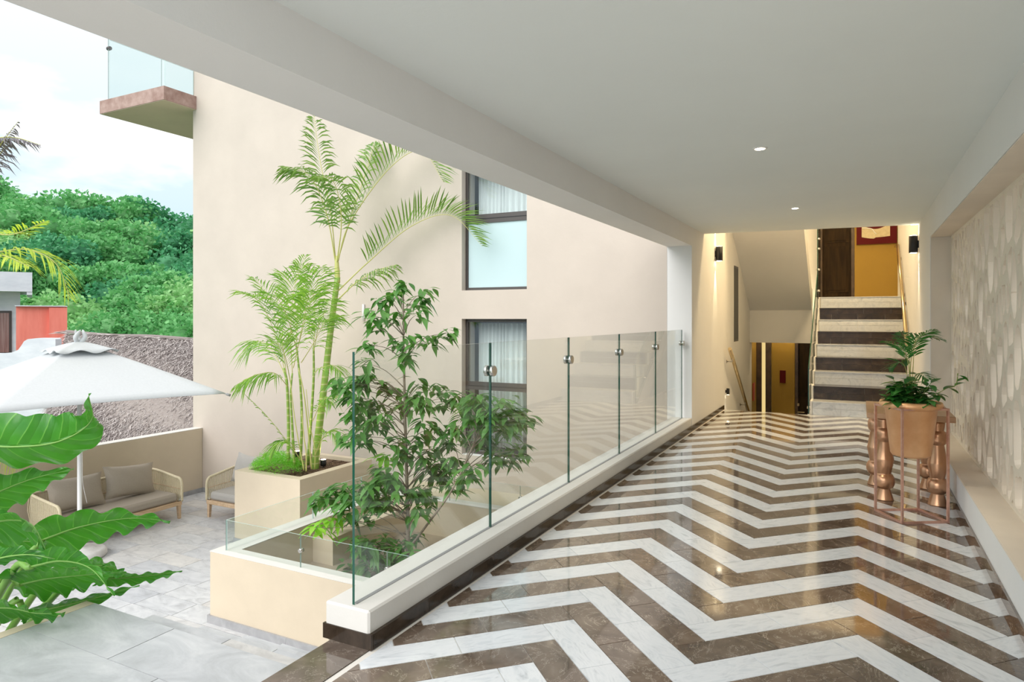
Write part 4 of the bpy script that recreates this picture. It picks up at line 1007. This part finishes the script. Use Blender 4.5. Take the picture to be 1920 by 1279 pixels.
def bar(mb, a, b, r_=.0065):
    a, b = Vector(a), Vector(b); d = (b-a).normalized(); ax_ = Vector((0, 0, 1)) if abs(d.z) < .5 else (q4[1]-q4[0]).normalized()
    n1 = d.cross(ax_).normalized()*r_; n2 = d.cross(n1).normalized()*r_
    vs = [p+s1*n1+s2*n2 for p in (a-d*r_, b+d*r_) for s1, s2 in ((-1, -1), (1, -1), (1, 1), (-1, 1))]
    mb.add(vs, [(3, 2, 1, 0), (4, 5, 6, 7), (0, 1, 5, 4), (1, 2, 6, 5), (2, 3, 7, 6), (3, 0, 4, 7)]); return mb
for i in range(4):
    bar(MB(), q4[i]+Vector((0, 0, .007)), q4[i]+Vector((0, 0, sh-.007))).build('post', M['rose'], pst)
for z, nm in ((.007, 'bottom_bar'), (sh-.007, 'top_bar')):
    for i in range(4): bar(MB(), q4[i]+Vector((0, 0, z)), q4[(i+1) % 4]+Vector((0, 0, z))).build(nm, M['rose'], pst)
pc_ = Vector((.305, 5.09, 0))
pt = thing('flower_pot', (.305, 5.09, .4), 'copper coloured tapered pot with thick rim hung in metal frame', 'pot')
MB().lathe([(0, .395), (.085, .396), (.108, .402), (.118, .418), (.150, .705), (.160, .712), (.178, .722), (.184, .738), (.178, .755), (.160, .760), (.148, .752), (.142, .720), (.135, .66), (0, .66)], pc_, 44).build('pot_body', M['pot'], pt)
MB().lathe([(0, .725), (.10, .722), (.143, .715), (.143, .70), (0, .70)], pc_, 24).build('soil', M['soil'], pt)
pm = thing('parlour_palm', (.30, 5.10, .72), 'small feathery parlour palm rising from the copper pot', 'plant')
D = 4.39
for i, px in enumerate(([(1706, 752, D), (1704, 690, D), (1692, 655, D-.05), (1660, 640, D-.1)], [(1708, 752, D), (1708, 680, D), (1722, 632, D), (1766, 636, D)], [(1710, 752, D), (1712, 690, D), (1718, 640, D-.1), (1748, 618, D-.25)],
                        [(1706, 752, D), (1700, 700, D+.1), (1690, 680, D+.1), (1668, 690, D+.1)], [(1704, 752, D), (1706, 690, D), (1700, 645, D+.15), (1690, 622, D+.3)], [(1712, 752, D), (1716, 710, D), (1724, 700, D-.1), (1742, 712, D-.2)])):
    frond(px, .125, .015, 19, .15, .25, .003, 'potleaf', (1, -1), .45, .7, pm, 50+i)
pe = thing('leafy_pot_plant', (.31, 5.08, .72), 'rounded glossy dark green leaves crowding the copper pot rim', 'plant')
rr = random.Random(21); lmsh = [MB().leaf((0, 0, 0), (1, 0, 0), (0, 0, 1), .062, .040, d_, 0, 3, .2, (0, .75, 1, .95, .6, 0)).mesh('leaf', M['potleaf']) for d_ in (.1, .4)]
stx = MB()
def putleaf(par, me, base, d, s_=1.0):
    o = bpy.data.objects.new('leaf', me); COL.link(o); o.parent = par; o.location = Vector(base)-par.location; o.rotation_euler = Vector(d).to_track_quat('X', 'Z').to_euler(); o.scale = (s_, s_, s_)
for i in range(34):
    a = rr.uniform(0, 2*PI); r_ = rr.uniform(.3, 1)**.7; tipp = pc_+Vector((math.cos(a)*r_*.165, math.sin(a)*r_*.165, .775+.15*(1-r_)+rr.uniform(-.015, .06)))
    b0 = pc_+Vector((math.cos(a)*r_*.06, math.sin(a)*r_*.06, .72)); stx.tube([b0, (b0+tipp)/2+Vector((0, 0, .02)), tipp], .0025, 4)
    for k in range(8):
        t = .45+.55*k/7; p = b0.lerp(tipp, t); an = k*2.4+i; putleaf(pe, rr.choice(lmsh), p, (math.cos(an)+math.cos(a)*.5, math.sin(an)+math.sin(a)*.5, rr.uniform(-.3, .7)), rr.uniform(.9, 1.4))
vine = path([W(1735, 735, D), W(1756, 738, D), W(1775, 728, D), W(1792, 722, D), W(1796, 700, D)], 6); stx.tube(vine, .003, 5)
stx.build('stems', M['stem'], pe)
for i, f in enumerate((6, 10, 13, 17, 20, 23)): putleaf(pe, lmsh[i % 2], vine[f], (W(1800, 730, D)-W(1700, 730, D))*(1 if i % 2 else .6)+Vector((0, 0, (-.15, .3, -.1, .25, .1, -.05)[i])), 1.25)

# ------------------------------------------------------------------ elephant ear plant at the left
ee = thing('elephant_ear_plant', (-4.6, 1.9, TZ), 'huge wavy elephant ear leaves reaching over the terrace beside steps', 'plant')
def ear(mid, w_, side, cup=.25, wave=.035, seed=0, petiole=None, nrib=9):
    # mid: midrib points from leaf base to tip; side: sideways direction; w_: half width
    rr = random.Random(seed); P = path(mid, 10); m_ = len(P)-1; nx = 14; vs = []; vein = []
    L_ = sum((P[i+1]-P[i]).length for i in range(m_)); NI = 64
    side = Vector(side).normalized(); ph = rr.uniform(0, 6)
    for i in range(NI+1):
        t = i/NI; f = t*m_; k = min(int(f), m_-1); p = P[k].lerp(P[k+1], f-k); T = (P[k+1]-P[k]).normalized()
        sd_ = (side-T*side.dot(T)).normalized(); n_ = T.cross(sd_).normalized()
        hw = w_*(math.sin(PI*min(1, (t+.10)/1.10)**.62))**.85 if t < 1 else 0
        for j in range(-nx, nx+1):
            s_ = j/nx; a = abs(s_)
            # side veins sweep forward to the margin
            tv = t-.13*a; rib = math.cos(tv*nrib*2*PI)
            z = cup*hw*a*a+ .005*rib*a*(1-a*.3)*min(1, hw/w_*1.3)+wave*.62*(a**3)*math.sin(t*nrib*2*PI*.55+ph+(1.3 if s_ > 0 else 0))
            ex = 1+.05*math.sin(t*nrib*2*PI*.55+ph)*(a**2)
            bk = -.10*L_*a*a*(1-t)*1.2 if t < .5 else 0
            vs.append(p+sd_*(s_*hw*ex)+n_*z+T*(.16*L_*a*0-.12*L_*a*a*max(0, 1-t*3)))
            vein.append((tv*nrib+10+(.5 if s_ > 0 else 0), a))
    W_ = 2*nx+1
    fs = [(i*W_+j, i*W_+j+1, (i+1)*W_+j+1, (i+1)*W_+j) for i in range(NI) for j in range(2*nx)]
    mb = MB().add(vs, fs, 0, True); o = mb.build('leaf', M['ear'], ee)
    for q_, nm_ in ((0, 'along'), (1, 'across')):
        at = o.data.attributes.new(nm_, 'FLOAT', 'POINT'); at.data.foreach_set('value', [x[q_] for x in vein])
    P2 = [q+Vector((0, 0, 0)) for q in P]; MB().tube(P2, [.0065*(1-.85*i/m_) for i in range(m_+1)], 6).build('midrib', M['stemgreen'], o)
    if petiole:
        Q = path(petiole, 6); MB().tube(Q, [.022-.010*i/(len(Q)-1) for i in range(len(Q))], 8).build('leaf_stalk', M['stem'] if False else M['stemgreen'], ee)
base = Vector((-4.75, 1.75, TZ+.25))
toC = Vector((S, -CO, 0)); UPv = Vector((0, 0, 1))
def wp(l): return [W(*q) for q in l]
ear(wp([(-60, 830, 3.0), (20, 838, 3.0), (110, 828, 3.0), (170, 790, 3.0), (166, 738, 3.05)]), .14, UPv*1.0+toC*.45, -.35, .02, 1, [base, W(-90, 1000, 3.3), W(-60, 830, 3.0)])
ear(wp([(-90, 965, 3.1), (-20, 930, 3.1), (60, 898, 3.1), (138, 880, 3.1)]), .12, UPv*.9+toC*.8, .1, .02, 2, [base, W(-100, 1050, 3.3), W(-90, 965, 3.1)])
ear(wp([(80, 1012, 3.3), (150, 988, 3.3), (240, 972, 3.3), (320, 977, 3.3)]), .125, UPv*.8+toC*.9+Vector((-.5, 0, 0)), .12, .028, 3, [base, W(20, 1100, 3.3), W(80, 1012, 3.3)])
ear(wp([(-40, 985, 2.7), (20, 975, 2.7), (60, 985, 2.65), (85, 1030, 2.6)]), .14, UPv*.8+toC*.8, .2, .02, 4, [base, W(-70, 1060, 2.9), W(-40, 985, 2.7)])
ear(wp([(40, 1095, 3.0), (90, 1085, 3.0), (160, 1078, 3.0), (232, 1072, 3.0)]), .15, UPv*.75+toC*.8, .1, .025, 5, [base, W(-10, 1130, 3.1), W(40, 1095, 3.0)])
ear(wp([(60, 1062, 2.8), (115, 1052, 2.8), (170, 1066, 2.78), (214, 1118, 2.75)]), .065, UPv*.9+toC*.6, -.3, .012, 6, [base, W(0, 1110, 3.0), W(60, 1062, 2.8)])
ear(wp([(185, 1085, 3.2), (235, 1083, 3.2), (290, 1078, 3.2), (342, 1070, 3.2)]), .06, UPv*.8+toC*.8, .2, .010, 7, [base, W(80, 1140, 3.2), W(185, 1085, 3.2)])
ear(wp([(50, 1150, 3.1), (120, 1135, 3.1), (190, 1118, 3.1), (262, 1097, 3.1)]), .07, UPv*.7+toC*.9, .1, .013, 8, [base, W(0, 1160, 3.1), W(50, 1150, 3.1)])
ear(wp([(-40, 1140, 2.8), (20, 1140, 2.8), (70, 1150, 2.8), (122, 1150, 2.8)]), .13, UPv*.7+toC*.8, .1, .02, 9, [base, W(-60, 1170, 2.9), W(-40, 1140, 2.8)])
ear(wp([(20, 1090, 3.5), (80, 1088, 3.5), (140, 1078, 3.5), (200, 1062, 3.5)]), .12, UPv*.8+toC*.7, .1, .025, 10, [base, W(-20, 1120, 3.4), W(20, 1090, 3.5)])
ear(wp([(-50, 1080, 2.6), (-10, 1050, 2.6), (50, 1040, 2.6), (103, 1048, 2.58)]), .045, UPv*.9+toC*.5, -.3, .01, 11, None)
ear(wp([(-60, 1010, 3.5), (0, 1010, 3.5), (60, 1015, 3.5), (110, 1000, 3.5)]), .16, UPv*.8+toC*.7, .1, .02, 12, [base, W(-80, 1080, 3.4), W(-60, 1010, 3.5)])
ear(wp([(130, 1066, 3.6), (180, 1060, 3.6), (215, 1066, 3.6), (245, 1088, 3.6)]), .10, UPv*.8+toC*.7, .1, .025, 13, [base, W(60, 1120, 3.4), W(130, 1066, 3.6)])
MB().lathe([(0, 0), (.32, 0), (.36, .30), (.33, .30), (.30, .24), (0, .24)], (base.x, base.y, TZ), 32).build('tub', M['conc'], ee)

# ------------------------------------------------------------------ neighbours beyond the parapet
def CT(p): return CF(p.x, p.y, p.z)
def cfbox(name, a, b, m, parent=None, **kw):
    return MB().box(a, b, 0, CT).build(name, m, parent, **kw)
def lpx(u, d): return (u-960)/F*d
def zpx(v, d): return HC-(v-V0)/F*d
# thatched roof: body plus thousands of straw blades
tb = thing('thatched_roof', CF(-9.5, 15, -2), 'long weathered palm thatch roof behind the parapet', 'roof')
rA, rB = (lpx(124, 17.5), 17.5), (lpx(410, 17.0), 17.0)
zr0, zr1 = zpx(622, 17.5), zpx(637, 17.0)
eA, eB = (lpx(60, 13.0), 13.0), (lpx(460, 12.3), 12.3); ze = -1.55
v_ = [CF(rA[0], rA[1], zr0-.06), CF(rB[0], rB[1], zr1-.06), CF(eB[0], eB[1], ze), CF(eA[0], eA[1], ze), CF(rA[0], rA[1]+3.5, -1.6), CF(rB[0], rB[1]+3.5, -1.6)]
MB().add(v_, [(0, 3, 2, 1), (0, 1, 5, 4), (0, 4, 3), (1, 2, 5), (3, 4, 5, 2)]).build('roof_body', M['thatchbase'], tb)
rr = random.Random(31); th = MB()
nrm = ((v_[3]-v_[0]).cross(v_[1]-v_[0])).normalized()
if nrm.z < 0: nrm = -nrm
for i in range(24000):
    a, b = rr.random(), rr.random(); top = v_[0].lerp(v_[1], a); bot = v_[3].lerp(v_[2], a); p = top.lerp(bot, b); dn = (bot-top).normalized(); acr = (v_[1]-v_[0]).normalized()
    d = dn+acr*(rr.gauss(-.25, .45))+nrm*rr.uniform(-.03, .12); d.normalize(); l_ = rr.uniform(.10, .26); wv = rr.uniform(.005, .012); s_ = d.cross(nrm).normalized()*wv
    p = p+nrm*rr.uniform(.0, .03)
    th.add([p-s_, p+s_, p+d*l_+s_*.3+nrm*.02, p+d*l_-s_*.3+nrm*.02], [(0, 1, 2, 3)])
th.build('thatch', M['thatch'], tb, kind='stuff')
rg = MB()
P = path([v_[0]+Vector((0, 0, .06)), v_[0].lerp(v_[1], .3)+Vector((0, 0, .02)), v_[0].lerp(v_[1], .6)+Vector((0, 0, .05)), v_[1]+Vector((0, 0, .0))], 10); rg.tube(P, .05, 7)
for i in range(500):
    p = v_[0].lerp(v_[1], rr.random())+Vector((0, 0, .04)); d = (v_[1]-v_[0]).normalized()*rr.choice((-1, 1))+Vector((rr.uniform(-.3, .3), rr.uniform(-.3, .3), rr.uniform(-.05, .12))); rg.strip(p, d, (0, 0, 1), rr.uniform(.2, .5), .02, .1)
rg.build('ridge', M['thatch'], tb)
# coral wall, white curved parapet, pale house
class RFm:                                   # an upright frame whose depth runs along the line of sight at one place
    def __init__(s_, u0, d0):
        s_.o = CF(lpx(u0, d0), d0); r = ray(u0, V0); s_.f = Vector((r[0], r[1], 0)).normalized(); s_.r = Vector((s_.f.y, -s_.f.x, 0)); s_.u0 = u0; s_.d0 = d0
    def __call__(s_, p): return s_.o+s_.r*p.x+s_.f*p.y+Vector((0, 0, p.z))
    def a(s_, u):                            # distance along the face for a column of the photograph
        r = ray(u, V0); q = Vector((r[0], r[1], 0)); t = s_.o.dot(s_.f)/q.dot(s_.f); return (q*t-s_.o).dot(s_.r)
    def box(s_, name, x0, x1, y0, y1, v1, z0, m, parent=None):
        return MB().box((s_.a(x0), y0, z0), (s_.a(x1), y1, zpx(v1, s_.d0)), 0, s_).build(name, m, parent)
q1 = RFm(124, 19)
cwo = q1.box('coral_wall', 30, 125, 0, .3, 575, -4, M['coral']); tag(cwo, 'coral red boundary wall between the pale house and thatched roof', 'wall')
q1.box('pilaster', 92, 126, -.08, .02, 577, -4, M['coral'], cwo); q1.box('coping', 28, 126.5, -.1, .35, 573.5, zpx(575.2, 19), M['house'], cwo)
cwv = [(lpx(-60, 16), -4), (lpx(104, 16), -4), (lpx(104, 16), zpx(636, 16))]
for u, v in ((100, 634), (70, 634), (52, 636), (45, 640), (40, 648), (34, 656), (22, 661), (0, 663), (-60, 663)): cwv.append((lpx(u, 16), zpx(v, 16)))
n = len(cwv); vv = [CF(a, 16, z) for a, z in cwv]+[CF(a, 16.22, z) for a, z in cwv]
o = MB().add(vv, [tuple(range(n)), tuple(range(2*n-1, n-1, -1))]+[(i, n+i, n+(i+1) % n, (i+1) % n) for i in range(n)]).build('curved_parapet', M['house'], None); tag(o, 'low white garden wall with a curved swept top before house', 'wall')
hs = thing('pale_house', CF(lpx(0, 21), 21, -4), 'pale bluish flat roofed house at the far left', 'house')
hd = 20.5
q2 = RFm(38, hd); q3 = RFm(60.5, 20)
q2.box('house_wall', -160, 38, 0, 3, 548, -4, M['house'], hs)
q3.box('roof_slab', -170, 60.5, 0, 3.6, 511, zpx(547, 20), M['house'], hs); q3.box('roof_drip', 50, 60.5, .02, 3.4, 546, zpx(553, 20), M['house'], hs)
hw = q2.box('window', -60, 22, -.03, .0, 583, zpx(662, hd), M['frame'], hs)
q2.box('pane', -56, 17, -.04, -.03, 587, zpx(660, hd), speck('curtained_pane', (.20, .09, .08), (.36, .24, .22), 4, .2, False, 0, (6, 6, .2)), hw)
# far palm at the left edge
fp = thing('left_palm', CF(lpx(-90, 8), 8, TZ-1), 'palm at the left edge with yellow green and dried fronds', 'palm')
MB().tube([CF(lpx(-90, 8), 8, TZ-1), CF(lpx(-100, 8), 8, 1.2), CF(lpx(-90, 8), 8, 2.6)], [.10, .08, .07], 10).build('trunk', M['bark'], fp)
D = 8.0
for i, (px, lm, m_, u_, dr, wd) in enumerate((([(-90, 420, D), (-30, 470, D), (50, 468, D), (105, 495, D), (132, 560, D)], .42, 'palmyellow', .25, .6, .03), ([(-90, 420, D), (-40, 430, D-.2), (20, 440, D-.4), (85, 415, D-.6)], .34, 'palmyellow', .4, .3, .03),
      ([(-90, 400, D), (-40, 470, D-.2), (10, 480, D-.4), (55, 500, D-.5)], .4, 'palmyellow', .3, .5, .03), ([(-90, 300, D), (-30, 265, D), (25, 258, D), (76, 272, D)], .20, 'palmdry', -.1, .5, .022), ([(-90, 360, D), (-30, 330, D), (-5, 280, D), (34, 228, D)], .20, 'palmdry', .0, .9, .018),
      ([(-90, 400, D), (-40, 340, D), (0, 290, D+.2), (12, 262, D+.2)], .34, 'palmdry', .1, .9, .018))):
    frond(px, lm, wd, 34, u_, dr, .014, m_, (1, -1), .15, .6, fp, 70+i)
fq = thing('low_palm', CF(lpx(20, 8.4), 8.4, TZ), 'small yellowish palm sprays hanging against the parapet at left', 'palm')
for i, px in enumerate(([(-40, 830, 8.4), (0, 815, 8.4), (30, 825, 8.4), (56, 868, 8.4)], [(-40, 850, 8.4), (0, 830, 8.4), (15, 850, 8.4), (30, 880, 8.4)])): frond(px, .22, .014, 16, .0, .8, .005, 'palmyellow', (1, -1), .3, .5, fq, 90+i)
MB().tube([CF(lpx(-40, 8.4), 8.4, TZ), CF(lpx(-40, 8.4), 8.4, zpx(830, 8.4))], .02, 6).build('stem', M['stempale'], fq)

# wooded hill
def hz(l, d):                                   # ground height of the hill
    t = max(0.0, min(1.0, (d-24)/40)); return -3.5+10.3*(t*t*(3-2*t))*(1+.10*math.sin(l*.09+1)+.05*math.sin(l*.31))-.125*(l+46)*t
hm = MB(); nx_, ny_ = 40, 24; vs = []
for i in range(nx_+1):
    for j in range(ny_+1):
        l_ = -110+150*i/nx_; d_ = 20+75*j/ny_; vs.append(CF(l_, d_, hz(l_, d_)))
hm.add(vs, [(i*(ny_+1)+j, (i+1)*(ny_+1)+j, (i+1)*(ny_+1)+j+1, i*(ny_+1)+j+1) for i in range(nx_) for j in range(ny_)], 0, True); hm.build('hill', M['hillsoil'], None, kind='structure')
struct('ground', (-60, -30, -4.3), (12, 40, -4.2), M['hillsoil'])
def crown(seed, m):
    rr = random.Random(seed); mb = MB(); blobs = []
    for k in range(16):
        a = rr.uniform(0, 2*PI); r_ = rr.uniform(0, .72); blobs.append((Vector((math.cos(a)*r_, math.sin(a)*r_, rr.uniform(-.35, .6)*(1-r_*.4))), rr.uniform(.26, .42)))
    for c, r_ in blobs:
        # dense inner ball then leaf flakes
        mb.lathe([(0.001, -r_*.6), (r_*.45, -r_*.4), (r_*.6, 0), (r_*.45, r_*.4), (.001, r_*.6)], c, 7, 0, True)
        for i in range(420):
            v = Vector((rr.gauss(0, 1), rr.gauss(0, 1), rr.gauss(0, 1))).normalized(); p = c+v*r_*rr.uniform(.62, 1.08)
            d = (v+Vector((rr.uniform(-.8, .8), rr.uniform(-.8, .8), rr.uniform(-.9, .5)))).normalized(); s_ = d.orthogonal().normalized(); s_ = (Matrix.Rotation(rr.uniform(0, 6.28), 3, d) @ s_)*.036*rr.uniform(.7, 1.4)
            l_ = .075*rr.uniform(.6, 1.3); mb.add([p-d*l_*.5, p+s_, p+d*l_*.5, p-s_], [(0, 1, 2, 3)])
    return mb.mesh('crown', m)
crowns = [crown(1, M['forest']), crown(2, M['forest2']), crown(3, M['forest3']), crown(4, M['forest'])]
trm = MB().tube([(0, 0, -2.2), (0.05, 0, -1), (0, 0, 0)], [.09, .07, .05], 6).mesh('trunk', M['bark'])
rr = random.Random(77); kinds = ['dense mid green tree on the wooded hill', 'pale green rounded tree on the wooded hill', 'deep bluish green tree on the wooded hill', 'dense mid green tree on the wooded hill']
spots = []
for j in range(9):
    d_ = 26+j*4.6; n = 7 if j < 3 else 8
    for i in range(n):
        u = -60+470*(i+.5*(j % 2)+rr.uniform(-.2, .2))/(n-1); spots.append((lpx(u, d_), d_+rr.uniform(-1.2, 1.2), j))
gnames = ['dense mid green trees of the hill', 'pale green trees of the hill', 'deep bluish green trees of the hill', 'dense mid green trees of the hill']
for j in range(0, 9, 2):
    for i in range(6):
        d_ = 26+j*4.6; spots.append((lpx(-110-75*i+rr.uniform(-20, 20), d_), d_+rr.uniform(-1.5, 1.5), j+1))
for (l_, d_, j) in spots:
    kx = rr.choices((0, 1, 2, 3), (3, 3, 2, 3))[0]
    if j == 0: kx = 1
    s_ = (1.9+.25*j)*rr.uniform(.85, 1.2)*(1 if j else .8); z = hz(l_, d_)+s_*.75
    t = thing('hill_tree', CF(l_, d_, z), kinds[kx], 'tree', gnames[kx]); t.scale = (s_*1.15, s_*1.15, s_); t.rotation_euler = (0, 0, rr.uniform(0, 6.28))
    for me, nm in ((crowns[kx], 'crown'), (trm, 'trunk')):
        o = bpy.data.objects.new(nm, me); COL.link(o); o.parent = t
        if nm == 'crown': o['kind'] = 'stuff'
